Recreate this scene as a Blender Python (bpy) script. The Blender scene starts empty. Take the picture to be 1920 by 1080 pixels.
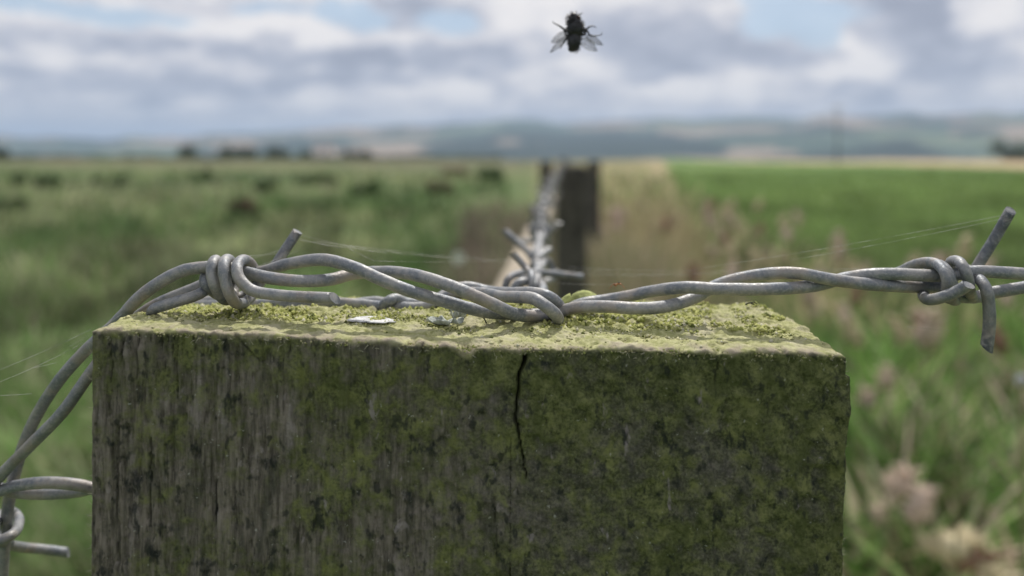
import bpy, bmesh, math, random
import numpy as np
from mathutils import Vector, Matrix, noise as mnoise
R = math.radians
random.seed(7); rng = np.random.default_rng(11)
scene = bpy.context.scene; C = scene.collection

# ------------------------------------------------------------ camera
H = 1.2                      # eye height; ground is z = 0
F = 1440.0; CX = 960.0; HY = 290.0
cam_d = bpy.data.cameras.new('camera'); cam = bpy.data.objects.new('camera', cam_d); C.objects.link(cam)
cam.location = (0, 0, H); cam.rotation_euler = (R(90), 0, 0)
cam_d.sensor_width = 36; cam_d.lens = 27; cam_d.shift_y = -250/1920
cam_d.clip_start = 0.01; cam_d.clip_end = 40000
cam_d.dof.use_dof = True; cam_d.dof.focus_distance = 0.1085; cam_d.dof.aperture_fstop = 12.5
scene.camera = cam
scene.view_settings.view_transform = 'Standard'; scene.view_settings.look = 'None'
scene.view_settings.gamma = 1; scene.view_settings.exposure = 0.32
scene.cycles.volume_bounces = 0
scene.cycles.use_denoising = True

SUN_EL, SUN_AZ = 52, 14      # sun ahead of the camera, a little to the right

# ------------------------------------------------------------ node helper
class NT:
    def __init__(s, tree): s.t = tree; s.n = tree.nodes; s.l = tree.links
    def new(s, ty, **k):
        n = s.n.new(ty)
        for a, b in k.items(): setattr(n, a, b)
        return n
    def put(s, sock, v):
        if v is None: return
        if isinstance(v, bpy.types.NodeSocket): s.l.new(v, sock)
        elif isinstance(v, (tuple, list)) and sock.type == 'RGBA' and len(v) == 3: sock.default_value = (*v, 1)
        else: sock.default_value = v
    def m(s, op, a, b=None, c=None, clamp=False):
        n = s.new('ShaderNodeMath', operation=op, use_clamp=clamp)
        for i, v in enumerate((a, b, c)): s.put(n.inputs[i], v) if v is not None else None
        return n.outputs[0]
    def mix(s, f, a, b, mode='MIX'):
        n = s.new('ShaderNodeMix', data_type='RGBA', blend_type=mode)
        s.put(n.inputs[0], f); s.put(n.inputs[6], a); s.put(n.inputs[7], b)
        return n.outputs[2]
    def noise(s, vec, scale=1.0, detail=4, rough=.55, dist=0.0, dim='3D'):
        n = s.new('ShaderNodeTexNoise', noise_dimensions=dim)
        s.put(n.inputs['Vector'], vec); n.inputs['Scale'].default_value = scale
        n.inputs['Detail'].default_value = detail; n.inputs['Roughness'].default_value = rough
        n.inputs['Distortion'].default_value = dist
        return n.outputs[0]
    def step(s, v, lo, hi, a=0.0, b=1.0):
        n = s.new('ShaderNodeMapRange', interpolation_type='SMOOTHSTEP')
        s.put(n.inputs[0], v); n.inputs[1].default_value = lo; n.inputs[2].default_value = hi
        n.inputs[3].default_value = a; n.inputs[4].default_value = b
        return n.outputs[0]
    def scl(s, vec, sc, loc=(0, 0, 0)):
        n = s.new('ShaderNodeMapping'); s.put(n.inputs[0], vec)
        n.inputs[3].default_value = sc; n.inputs[1].default_value = loc
        return n.outputs[0]
    def attr(s, name):
        return s.new('ShaderNodeAttribute', attribute_name=name)

# ------------------------------------------------------------ world: sky with broken cloud
w = bpy.data.worlds.new('World'); scene.world = w; w.use_nodes = True
g = NT(w.node_tree); g.n.clear()
out = g.new('ShaderNodeOutputWorld'); bg = g.new('ShaderNodeBackground'); g.l.new(bg.outputs[0], out.inputs[0])
sky = g.new('ShaderNodeTexSky', sky_type='NISHITA', sun_disc=False)
sky.sun_elevation = R(SUN_EL); sky.sun_rotation = R(SUN_AZ)
sky.air_density = 1.0; sky.dust_density = 1.2
tc = g.new('ShaderNodeTexCoord').outputs['Generated']
sx = g.new('ShaderNodeSeparateXYZ'); g.l.new(tc, sx.inputs[0])
az = g.m('ARCTAN2', sx.outputs[0], sx.outputs[1]); el = g.m('ARCSINE', sx.outputs[2])
cmb = g.new('ShaderNodeCombineXYZ'); g.l.new(az, cmb.inputs[0]); g.l.new(el, cmb.inputs[1])
ae = cmb.outputs[0]
# turbulence that frays the cloud outlines
wn = g.new('ShaderNodeTexNoise'); g.put(wn.inputs['Vector'], g.scl(ae, (1, 1.7, 1))); wn.inputs['Scale'].default_value = 11
wn.inputs['Detail'].default_value = 5
off = g.new('ShaderNodeVectorMath', operation='MULTIPLY_ADD'); g.l.new(wn.outputs[1], off.inputs[0])
off.inputs[1].default_value = (.16, .07, 0); g.l.new(ae, off.inputs[2])
off2 = g.new('ShaderNodeVectorMath', operation='SUBTRACT'); g.l.new(off.outputs[0], off2.inputs[0]); off2.inputs[1].default_value = (.08, .035, 0)
sw = g.new('ShaderNodeSeparateXYZ'); g.l.new(off2.outputs[0], sw.inputs[0])
def blob(px, py, rx, ry, soft=1.0):
    a0 = math.atan((px-CX)/F); e0 = math.atan((HY-py)/F*math.cos(a0)); 
    dx = g.m('MULTIPLY', g.m('SUBTRACT', sw.outputs[0], a0), F/rx); dy = g.m('MULTIPLY', g.m('SUBTRACT', sw.outputs[1], e0), F/ry)
    r2 = g.m('ADD', g.m('MULTIPLY', dx, dx), g.m('MULTIPLY', dy, dy))
    return g.m('MULTIPLY', g.step(r2, 0.15, 1.9*soft, 1.0, 0.0), soft)
def union(l):
    o = l[0]
    for b in l[1:]: o = g.m('MAXIMUM', o, b)
    return o
blue = union([blob(150, 14, 190, 17), blob(505, 20, 60, 12), blob(660, 22, 90, 20), blob(840, 36, 45, 24), blob(1500, 38, 110, 38), blob(1440, -10, 60, 40),
              blob(560, -60, 300, 30)])
dark = union([blob(1290, 80, 190, 56), blob(1180, 60, 120, 45), blob(1420, 105, 110, 26), blob(1690, 50, 55, 60), blob(1790, 110, 90, 42), blob(870, 110, 90, 34),
              blob(780, 12, 90, 26), blob(510, 95, 75, 26), blob(250, 160, 170, 30), blob(60, 85, 90, 26), blob(690, 100, 70, 28), blob(230, 60, 110, 24), blob(1570, 165, 110, 24), blob(650, 150, 140, 18)])
lite = union([blob(1450, 170, 110, 26), blob(130, 100, 80, 16), blob(370, 185, 40, 16), blob(1110, 120, 60, 24), blob(860, 170, 70, 24), blob(1900, 100, 50, 30), blob(400, 48, 320, 16),
              blob(640, 60, 240, 18), blob(1390, 20, 60, 24), blob(1620, 100, 70, 40), blob(1850, 20, 70, 30), blob(1000, 30, 90, 24), blob(1290, 168, 60, 22), blob(160, 170, 60, 14)])
n1 = g.noise(g.scl(ae, (1, 2.0, 1), (3.1, .4, 0)), 6, 7, .55, .3)
n2 = g.noise(g.scl(ae, (1, 2.2, 1), (1.7, 2.4, 0)), 17, 6, .6, .2)
sh = g.m('ADD', g.m('MULTIPLY', g.m('SUBTRACT', n1, .5), 1.0), g.m('MULTIPLY', g.m('SUBTRACT', n2, .5), 1.5))
sh = g.m('ADD', sh, g.m('MULTIPLY', lite, .30)); sh = g.m('SUBTRACT', sh, g.m('MULTIPLY', dark, .40))
cl = g.new('ShaderNodeValToRGB'); g.put(cl.inputs[0], g.m('ADD', sh, .66, clamp=True)); e = cl.color_ramp.elements
e[0].position = 0.05; e[0].color = (.30, .32, .39, 1); e[1].position = .94; e[1].color = (.78, .75, .74, 1)
x = e.new(.36); x.color = (.40, .42, .49, 1); x = e.new(.60); x.color = (.54, .54, .585, 1)
low = g.step(el, .0, .085, 1.0, 0.0)                       # pale murk low on the horizon
ccol = g.mix(g.m('MULTIPLY', low, .8), cl.outputs[0], (.43, .46, .53))
skyc = g.mix(1.0, sky.outputs[0], (.10, .10, .10), 'MULTIPLY')
skyc = g.mix(.65, skyc, (.37, .48, .60))
high = g.m('MULTIPLY', g.step(g.noise(g.scl(tc, (1, 1, 2.5)), 2.2, 6, .55), .56, .68), g.step(el, .22, .35))
bm_ = g.m('MAXIMUM', g.m('MULTIPLY', g.step(g.m('ADD', blue, g.m('MULTIPLY', g.m('SUBTRACT', n2, .5), .9)), .25, .95), .85), high)
g.put(bg.inputs[0], g.mix(bm_, ccol, skyc)); bg.inputs[1].default_value = 1.0

sd = bpy.data.lights.new('sun', 'SUN'); so = bpy.data.objects.new('sun', sd); C.objects.link(so)
sd.energy = 3.2; sd.angle = R(2.5); sd.color = (1, .955, .89)
sdir = Vector((math.sin(R(SUN_AZ))*math.cos(R(SUN_EL)), math.cos(R(SUN_AZ))*math.cos(R(SUN_EL)), math.sin(R(SUN_EL))))
so.rotation_euler = (-sdir).to_track_quat('-Z', 'Y').to_euler()

# ------------------------------------------------------------ helpers
def P(px, py, Y): return Vector(((px-CX)*Y/F, Y, H-(py-HY)*Y/F))
def tag(o, label=None, cat=None, group=None, kind=None):
    if label: o['label'] = label
    if cat: o['category'] = cat
    if group: o['group'] = group
    if kind: o['kind'] = kind
    return o
def empty(name, loc):
    o = bpy.data.objects.new(name, None); C.objects.link(o); o.location = loc; o.empty_display_size = .01
    return o
def mesh_np(name, V, faces, m=None, parent=None, smooth=True, attrs=None, colors=None):
    """faces: list of (n,k) int arrays"""
    me = bpy.data.meshes.new(name); V = np.asarray(V, np.float32)
    loops = np.concatenate([np.asarray(f, np.int32).ravel() for f in faces])
    tot = np.concatenate([np.full(len(f), np.asarray(f).shape[1], np.int32) for f in faces])
    st = np.zeros(len(tot), np.int32); st[1:] = np.cumsum(tot)[:-1]
    me.vertices.add(len(V)); me.vertices.foreach_set('co', V.ravel())
    me.loops.add(len(loops)); me.loops.foreach_set('vertex_index', loops)
    me.polygons.add(len(tot)); me.polygons.foreach_set('loop_start', st); me.polygons.foreach_set('loop_total', tot)
    me.update(calc_edges=True); me.validate()
    if smooth: me.polygons.foreach_set('use_smooth', np.ones(len(me.polygons), bool))
    for k, a in (attrs or {}).items():
        at = me.attributes.new(k, 'FLOAT', 'POINT'); at.data.foreach_set('value', np.asarray(a, np.float32))
    if colors is not None:
        at = me.attributes.new('tint', 'FLOAT_COLOR', 'POINT')
        c4 = np.ones((len(V), 4), np.float32); c4[:, :3] = colors; at.data.foreach_set('color', c4.ravel())
    if m: me.materials.append(m)
    o = bpy.data.objects.new(name, me); C.objects.link(o)
    if parent is not None: o.parent = parent
    return o
class MB:
    def __init__(s): s.v = []; s.f = []; s.c = []
    def add(s, vs, fs, col=None):
        b = len(s.v); s.v += [tuple(v) for v in vs]; s.f += [tuple(i+b for i in f) for f in fs]
        if col is not None: s.c += [col]*len(vs)
    def build(s, name, m, parent=None, smooth=True, origin=None):
        me = bpy.data.meshes.new(name)
        vs = s.v
        if parent is not None: ol = parent.location; vs = [(v[0]-ol[0], v[1]-ol[1], v[2]-ol[2]) for v in vs]
        elif origin is not None: vs = [(v[0]-origin[0], v[1]-origin[1], v[2]-origin[2]) for v in vs]
        me.from_pydata(vs, [], s.f); me.update()
        if s.c:
            at = me.attributes.new('tint', 'FLOAT_COLOR', 'POINT')
            at.data.foreach_set('color', np.array([(*c, 1) for c in s.c], np.float32).ravel())
        if smooth: me.polygons.foreach_set('use_smooth', [True]*len(me.polygons))
        if m: me.materials.append(m)
        o = bpy.data.objects.new(name, me); C.objects.link(o)
        if parent is not None: o.parent = parent
        elif origin is not None: o.location = origin
        return o
def catmull(pts, n=10):
    P_ = [Vector(p) for p in pts]; P_ = [P_[0]*2-P_[1]] + P_ + [P_[-1]*2-P_[-2]]; o = []
    for i in range(1, len(P_)-2):
        a, b, c, d = P_[i-1:i+3]
        # centripetal-ish: limit tangents by the local chord
        L = (c-b).length; t1 = (c-a)/max((c-a).length, 1e-9)*L; t2 = (d-b)/max((d-b).length, 1e-9)*L
        for k in range(n):
            t = k/n; t2_ = t*t; t3 = t2_*t
            o.append(b*(2*t3-3*t2_+1) + t1*(t3-2*t2_+t) + c*(-2*t3+3*t2_) + t2*(t3-t2_))
    o.append(P_[-2]); return o
def tube(mb, path, rad, sides=14, cut0=0.0, cut1=0.0, col=None, wob=0.0):
    """swept tube; cut0/cut1 shear the cap into an oblique cut; rad may be a list"""
    n = len(path); T = []
    for i in range(n):
        t = path[min(i+1, n-1)]-path[max(i-1, 0)]; T.append(t.normalized())
    up = Vector((0, 0, 1)) if abs(T[0].z) < .9 else Vector((1, 0, 0))
    u = (up - T[0]*up.dot(T[0])).normalized(); vs = []
    for i in range(n):
        u = (u - T[i]*u.dot(T[i])).normalized(); v = T[i].cross(u)
        r = rad[i] if isinstance(rad, (list, tuple)) else rad
        if wob: r *= 1+wob*mnoise.noise(path[i]*900)
        for k in range(sides):
            a = 2*math.pi*k/sides; q = path[i]+u*(math.cos(a)*r)+v*(math.sin(a)*r)
            if i == 0 and cut0: q += T[i]*math.cos(a+.6)*r*cut0
            if i == n-1 and cut1: q += T[i]*math.cos(a+.6)*r*cut1
            vs.append(q)
    fs = [(i*sides+k, i*sides+(k+1) % sides, (i+1)*sides+(k+1) % sides, (i+1)*sides+k) for i in range(n-1) for k in range(sides)]
    # caps on their own vertices, so the cut stays crisp
    b0 = len(vs); vs += vs[:sides]; fs.append(tuple(b0+k for k in range(sides))[::-1])
    b1 = len(vs); vs += vs[(n-1)*sides:n*sides]; fs.append(tuple(b1+k for k in range(sides)))
    mb.add(vs, fs, col)

# vectorised value noise
def _h(i, j, k, s):
    n = (i*374761393 + j*668265263 + k*2147483647 + s*1274126177) & 0xffffffff
    n = ((n ^ (n >> 13))*1274126177) & 0xffffffff
    n = ((n ^ (n >> 16))*2246822519) & 0xffffffff
    return ((n ^ (n >> 15)) & 0xffffff)/float(0xffffff)
def vn(x, y, z, s=0):
    x = np.asarray(x, float); y = np.asarray(y, float)+0*x; z = np.asarray(z, float)+0*x
    i = np.floor(x).astype(np.int64); j = np.floor(y).astype(np.int64); k = np.floor(z).astype(np.int64)
    a, b, c = x-i, y-j, z-k; a = a*a*(3-2*a); b = b*b*(3-2*b); c = c*c*(3-2*c); o = 0
    for di in (0, 1):
        for dj in (0, 1):
            for dk in (0, 1):
                o = o + _h(i+di, j+dj, k+dk, s)*(a if di else 1-a)*(b if dj else 1-b)*(c if dk else 1-c)
    return o*2-1
def fbm(x, y, z, s=0, o=4, g_=.5):
    r = 0; a = 1
    for q in range(o): r = r+a*vn(x, y, z, s+q*17); x = x*2.03; y = y*2.03; z = z*2.03; a *= g_
    return r
def sst(x, a, b): t = np.clip((x-a)/(b-a), 0, 1); return t*t*(3-2*t)

def mat(name): 
    m = bpy.data.materials.new(name); m.use_nodes = True; t = NT(m.node_tree); b = m.node_tree.nodes['Principled BSDF']
    return m, t, b
def simple(name, col, rough=.7, metal=0, var=.25, sc=300, bump=0.0):
    m, t, b = mat(name); tc = t.new('ShaderNodeTexCoord').outputs['Object']
    n = t.noise(tc, sc, 4)
    t.put(b.inputs['Base Color'], t.mix(t.step(n, .3, .7), tuple(c*(1-var) for c in col), tuple(min(1, c*(1+var)) for c in col)))
    b.inputs['Roughness'].default_value = rough; b.inputs['Metallic'].default_value = metal
    if bump:
        bp = t.new('ShaderNodeBump'); bp.inputs['Distance'].default_value = bump; t.put(bp.inputs['Height'], n); t.l.new(bp.outputs[0], b.inputs['Normal'])
    return m
def tint_mat(name, rough=.7, trans=.0, sc=3.0, var=.3):
    m, t, b = mat(name); a = t.attr('tint'); tc = t.new('ShaderNodeTexCoord').outputs['Object']
    n = t.noise(tc, sc, 4)
    t.put(b.inputs['Base Color'], t.mix(1.0, a.outputs[0], t.mix(t.step(n, .25, .75), (1-var,)*3, (1+var*.8,)*3), 'MULTIPLY'))
    b.inputs['Roughness'].default_value = rough
    b.inputs['Specular IOR Level'].default_value = .25
    if trans:
        tr = t.new('ShaderNodeBsdfTranslucent'); t.put(tr.inputs[0], a.outputs[0])
        mx = t.new('ShaderNodeMixShader'); mx.inputs[0].default_value = trans
        o = [q for q in t.n if q.type == 'OUTPUT_MATERIAL'][0]
        t.l.new(b.outputs[0], mx.inputs[1]); t.l.new(tr.outputs[0], mx.inputs[2]); t.l.new(mx.outputs[0], o.inputs[0])
    return m

# ------------------------------------------------------------ materials
def make_post_mat():
    m, t, b = mat('weathered_wood_with_algae'); tc = t.new('ShaderNodeTexCoord').outputs['Object']
    s = t.new('ShaderNodeSeparateXYZ'); t.l.new(tc, s.inputs[0])
    top = t.attr('top').outputs[2]; crack = t.attr('crack').outputs[2]
    grain = t.noise(t.scl(tc, (1, 1, .10)), 1500, 6, .65)
    grain2 = t.noise(t.scl(tc, (1, 1, .16)), 520, 5, .6, .4)
    fine = t.noise(tc, 2600, 5, .7)
    mid = t.noise(tc, 420, 5, .6, .3)
    big = t.noise(tc, 85, 4, .6)
    wood = t.mix(t.step(grain, .30, .70), (.062, .057, .045), (.235, .21, .175))  # grain and algae tones; extra contrast in the colour stands in for relief shading
    wood = t.mix(t.m('MULTIPLY', t.step(grain2, .52, .74), .65), wood, (.33, .30, .285))
    wood = t.mix(t.m('MULTIPLY', t.step(grain2, .30, .48, 1, 0), .55), wood, (.042, .048, .036))
    lump = t.mix(t.step(t.m('ADD', t.m('MULTIPLY', mid, .5), t.m('MULTIPLY', fine, .5)), .38, .62), (.050, .053, .040), (.20, .185, .155))
    wood = t.mix(t.step(s.outputs[0], -.018, .012, 0, .85), wood, lump)
    # algae: more to the right and along the upper rim
    pos = t.m('MULTIPLY_ADD', s.outputs[0], 11.0, .10)
    alg = t.m('ADD', t.m('ADD', pos, t.m('MULTIPLY', t.m('SUBTRACT', big, .5), 2.6)), t.m('MULTIPLY', t.m('SUBTRACT', mid, .5), 2.2))
    rim = t.m('MULTIPLY', t.step(s.outputs[2], 1.158, 1.176), .45)
    alg = t.step(t.m('ADD', alg, rim), -.45, .50)
    gcol = t.mix(t.step(t.m('ADD', t.m('MULTIPLY', fine, .55), t.m('MULTIPLY', mid, .45)), .38, .62), (.040, .052, .016), (.165, .185, .064))
    gcol = t.mix(t.m('MULTIPLY', t.step(mid, .54, .72), .6), gcol, (.19, .21, .062))
    gcol = t.mix(t.m('MULTIPLY', t.step(t.noise(t.scl(tc, (1, 1, .6), (.3, 0, 0)), 300, 4, .6), .50, .66), .7), gcol, (.060, .078, .018))
    col = t.mix(t.m('MULTIPLY', alg, .88), wood, gcol)
    # blackish mould spots, longer than wide
    sp = t.noise(t.scl(tc, (1, 1, .55), (.05, 0, .02)), 420, 4, .65, .1)
    col = t.mix(t.m('MULTIPLY', t.step(sp, .57, .69), .80), col, (.012, .017, .018))
    sp2 = t.noise(t.scl(tc, (1, 1, .7), (.35, 0, .1)), 760, 2, .5)
    col = t.mix(t.m('MULTIPLY', t.step(sp2, .60, .71), .7), col, (.016, .021, .018))
    # pale worn fibres and specks
    pf = t.noise(t.scl(tc, (1, 1, .45), (.7, .1, 0)), 380, 4, .6, .6)
    col = t.mix(t.m('MULTIPLY', t.step(pf, .64, .72), .65), col, (.30, .27, .27))
    spk = t.noise(tc, 1500, 2, .5)
    col = t.mix(t.m('MULTIPLY', t.step(spk, .71, .76), .6), col, (.40, .41, .36))
    # top: dry yellow-green crust with bare pinkish wood at the rim
    tn = t.noise(tc, 900, 6, .7); tn2 = t.noise(tc, 260, 5, .6)
    tcol = t.mix(t.step(tn, .35, .65), (.30, .31, .12), (.52, .51, .27))
    tcol = t.mix(t.m('MULTIPLY', t.step(tn2, .48, .66), .7), tcol, (.54, .50, .35))
    tcol = t.mix(t.m('MULTIPLY', t.step(fine, .60, .70), .6), tcol, (.20, .22, .07))
    rimw = t.attr('rim').outputs[2]
    tcol = t.mix(t.m('MULTIPLY', rimw, t.step(mid, .36, .6)), tcol, (.36, .31, .235))
    col = t.mix(top, col, tcol)
    col = t.mix(t.m('MULTIPLY', crack, .9), col, (.010, .012, .009))
    t.put(b.inputs['Base Color'], col); b.inputs['Roughness'].default_value = .9; b.inputs['Specular IOR Level'].default_value = .2
    hsum = t.m('ADD', t.m('MULTIPLY', grain, t.step(s.outputs[0], -.03, .015, .9, .15)), t.m('ADD', t.m('MULTIPLY', fine, .9), t.m('MULTIPLY', mid, 1.0)))
    bp = t.new('ShaderNodeBump'); bp.inputs['Strength'].default_value = .8; bp.inputs['Distance'].default_value = .0004
    t.put(bp.inputs['Height'], hsum); t.l.new(bp.outputs[0], b.inputs['Normal'])
    return m
def make_wire_mat():
    m, t, b = mat('weathered_galvanised_steel'); tc = t.new('ShaderNodeTexCoord').outputs['Object']
    n = t.noise(tc, 330, 5, .6); f = t.noise(tc, 2600, 4, .65); k = t.noise(tc, 900, 4, .6, .5)
    c = t.mix(t.step(n, .35, .65), (.16, .178, .20), (.305, .30, .29))
    c = t.mix(t.m('MULTIPLY', t.step(f, .45, .7), .5), c, (.45, .44, .42))
    c = t.mix(t.m('MULTIPLY', t.step(k, .54, .72), .5), c, (.12, .14, .165))
    c = t.mix(t.m('MULTIPLY', t.step(t.noise(tc, 210, 3), .52, .66), .35), c, (.34, .27, .21))
    dk = t.attr('dirt').outputs[2]
    c = t.mix(t.m('MULTIPLY', dk, t.step(k, .3, .62)), c, (.055, .065, .078))
    t.put(b.inputs['Base Color'], c); b.inputs['Metallic'].default_value = .38; b.inputs['Specular IOR Level'].default_value = .5
    t.put(b.inputs['Roughness'], t.step(f, .3, .7, .42, .70))
    bp = t.new('ShaderNodeBump'); bp.inputs['Strength'].default_value = .5; bp.inputs['Distance'].default_value = .00012
    t.put(bp.inputs['Height'], t.m('ADD', f, t.m('MULTIPLY', k, 1.5))); t.l.new(bp.outputs[0], b.inputs['Normal'])
    return m
M_post = make_post_mat(); M_wire = make_wire_mat()

# ------------------------------------------------------------ terrain
def ridge(az_px):      # top of the far hills: photo row of the skyline against bearing
    return np.interp(az_px, [-3000, -400, 0, 250, 480, 600, 850, 960, 1100, 1220, 1500, 1920, 2600, 5000],
                            [262, 262, 259, 260, 250, 241, 233, 229, 235, 226, 224, 219, 225, 250])
def terrain_h(x, y):
    r = np.hypot(x, y); a = np.arctan2(x, y); px = CX+F*np.tan(np.clip(a, -1.2, 1.2))
    h = .05*fbm(x*.35, y*.35, 0*x, 3, 3)*sst(r, 1.5, 6)
    h = h+.35*fbm(x*.03, y*.03, 0*x, 9, 3)*sst(r, 20, 90)*(1-sst(r, 120, 250))
    drop = sst(r, 150, 900); h = h-28*drop
    rt = sst(px, 1250, 1750)
    h = h + rt*14*sst(r, 260, 900)          # the tan field climbs on the right
    top = (HY-ridge(px)+4*vn(px*.02, 0*px, 0*px, 5))/F*5200*np.cos(np.clip(a, -1.2, 1.2)) 
    h = h+(top+28)*sst(r, 1300, 5200)
    h = h+12*fbm(x*.0016, y*.0016, 0*x, 21, 4)*sst(r, 900, 1800)*(1-sst(r, 3600, 5000))
    h = h-60*sst(r, 5600, 9000)
    return h
nr = 230; rad = np.geomspace(.25, 9000, nr)
azs = np.concatenate([np.linspace(-R(46), R(46), 640), np.linspace(R(46), 2*math.pi-R(46), 202)[1:-1]]); na = len(azs)
rr, aa = np.meshgrid(rad, azs, indexing='ij'); gx = (rr*np.sin(aa)).ravel(); gy = (rr*np.cos(aa)).ravel(); gz = terrain_h(gx, gy)
def crop_x0(y): return 2.3+.185*np.maximum(0, y-8)
def zone_colors(x, y, z):
    r = np.hypot(x, y); px = CX+F*np.tan(np.clip(np.arctan2(x, y), -1.2, 1.2))
    def c(*v): return np.array(v)[None, :]
    def mx(a, b, f): return a*(1-f[:, None])+b*f[:, None]
    n = fbm(x*.5, y*.5, 0*x, 31, 4); n2 = fbm(x*.07, y*.045, 0*x, 41, 4)
    col = mx(c(.062, .088, .034)+0*x[:, None], c(.115, .128, .058)+0*x[:, None], sst(n+n2, -.7, .7))
    col = mx(col, c(.040, .060, .028)+0*col, sst(n2-.4*n, .15, .7)*.8)
    # brownish rough band before the drop
    col = mx(col, c(.105, .092, .060)+0*col, sst(r, 45, 90)*sst(n+n2+.6, -.2, .5)*.75)
    verge = (1-sst(x, crop_x0(y)-.3, crop_x0(y)+.3+.012*y))*sst(x, -.3+.02*y, .5+.05*y)*(y > 0)
    col = mx(col, mx(c(.20, .165, .095)+0*col, c(.10, .11, .045)+0*col, sst(n, -.3, .5)), verge*.9)
    crop = sst(x, crop_x0(y)-.2, crop_x0(y)+.3+.012*y)*(1-sst(x, 52-.1*y, 54-.1*y))*(1-sst(y, 170, 176))*(y > 0)
    col = mx(col, mx(c(.075, .125, .035)+0*col, c(.105, .15, .045)+0*col, sst(n+1.3*n2, -.6, .6)), crop)
    tan = sst(px, 1150, 1330)*(1-crop)*sst(r, 62, 70)*(y > 0)
    col = mx(col, c(.30, .235, .15)+0*col, tan*(1-sst(r, 600, 800)))
    # far fields: patchwork of stubble, pasture and woodland
    fx = np.floor(x/330+.5*vn(y/700, x*0, x*0, 2)); fy = np.floor(y/420+.4*vn(x/500, x*0, x*0, 4))
    hsh = _h(fx.astype(np.int64), fy.astype(np.int64), 0*fx.astype(np.int64), 5)
    far = c(.045, .07, .055)+0*col
    far = mx(far, c(.19, .155, .12)+0*col, (hsh > .72).astype(float)); far = mx(far, c(.09, .115, .075)+0*col, ((hsh > .38) & (hsh < .52)).astype(float))
    wood = sst(fbm(x/420, y/600, 0*x, 61, 4), .12, .3); far = mx(far, c(.018, .030, .024)+0*col, wood)
    col = mx(col, far, sst(r, 620, 800))
    pale = sst(px, 15, 45)*(1-sst(px, 220, 250))*sst(r, 1250, 1400)*(1-sst(r, 2300, 2500)); col = mx(col, c(.62, .55, .52)+0*col, pale)
    return np.clip(col, .01, .8)
idx = np.arange(nr*na).reshape(nr, na); jn = np.roll(np.arange(na), -1)
qf = np.stack([idx[:-1, :], idx[1:, :], idx[1:, jn], idx[:-1, jn]], -1).reshape(-1, 4)[:, ::-1]
V = np.stack([gx, gy, gz], 1); V = np.vstack([V, [[0, 0, 0]]]); cc = len(V)-1
cf = np.stack([idx[0, jn], np.full(na, cc), idx[0]], -1)[:, ::-1]
cols = np.vstack([zone_colors(gx, gy, gz)*1.5, [[.08, .09, .04]]])
def ground_mat():
    m, t, b = mat('grassy_ground'); a = t.attr('tint'); tc = t.new('ShaderNodeTexCoord').outputs['Object']
    n = t.noise(tc, 9, 6, .65); n2 = t.noise(tc, .35, 4, .6)
    c = t.mix(1.0, a.outputs[0], t.mix(t.step(n, .3, .7), (.6, .6, .6), (1.35, 1.35, 1.3)), 'MULTIPLY')
    c = t.mix(1.0, c, t.mix(t.step(n2, .3, .7), (.8, .8, .8), (1.2, 1.2, 1.2)), 'MULTIPLY')
    t.put(b.inputs['Base Color'], c); b.inputs['Roughness'].default_value = .95; b.inputs['Specular IOR Level'].default_value = .1
    return m
ground = mesh_np('ground', V, [qf, cf], ground_mat(), colors=cols); tag(ground, 'rough pasture, green crop field and far hills', kind='structure')
def gz1(x, y): return float(terrain_h(np.array([x], float), np.array([y], float))[0])

# ------------------------------------------------------------ near fence post
Y0, Y1 = .101, .131
XL = (168-CX)*Y0/F; XR = (1591-CX)*Y0/F
def ztop(X, Y):
    f = np.interp(X, [(p-CX)*Y0/F for p in (168, 300, 500, 700, 850, 1000, 1300, 1500, 1590)], [616, 620, 628, 640, 648, 650, 656, 660, 664])
    k = np.interp(X, [(p-CX)*Y1/F for p in (345, 400, 500, 600, 700, 900, 1100, 1310, 1430, 1470)], [576, 573, 565, 559, 557, 559, 563, 568, 573, 580])
    zf = H-(f-HY)*Y0/F; zk = H-(k-HY)*Y1/F; b = np.clip((Y-Y0)/(Y1-Y0), 0, 1); b = b**(1+.9*sst(-X, .030, .050))
    return zf*(1-b)+zk*b
def seg_dist(x, z, pts):
    best = np.full(x.shape, 1e9); tt = np.zeros(x.shape); n = len(pts)-1
    for i in range(n):
        ax, az_, bx, bz = *pts[i], *pts[i+1]; dx, dz = bx-ax, bz-az_
        t = np.clip(((x-ax)*dx+(z-az_)*dz)/(dx*dx+dz*dz), 0, 1); d = np.hypot(x-ax-t*dx, z-az_-t*dz)
        m_ = d < best; best = np.where(m_, d, best); tt = np.where(m_, (i+t)/n, tt)
    return best, tt
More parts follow.
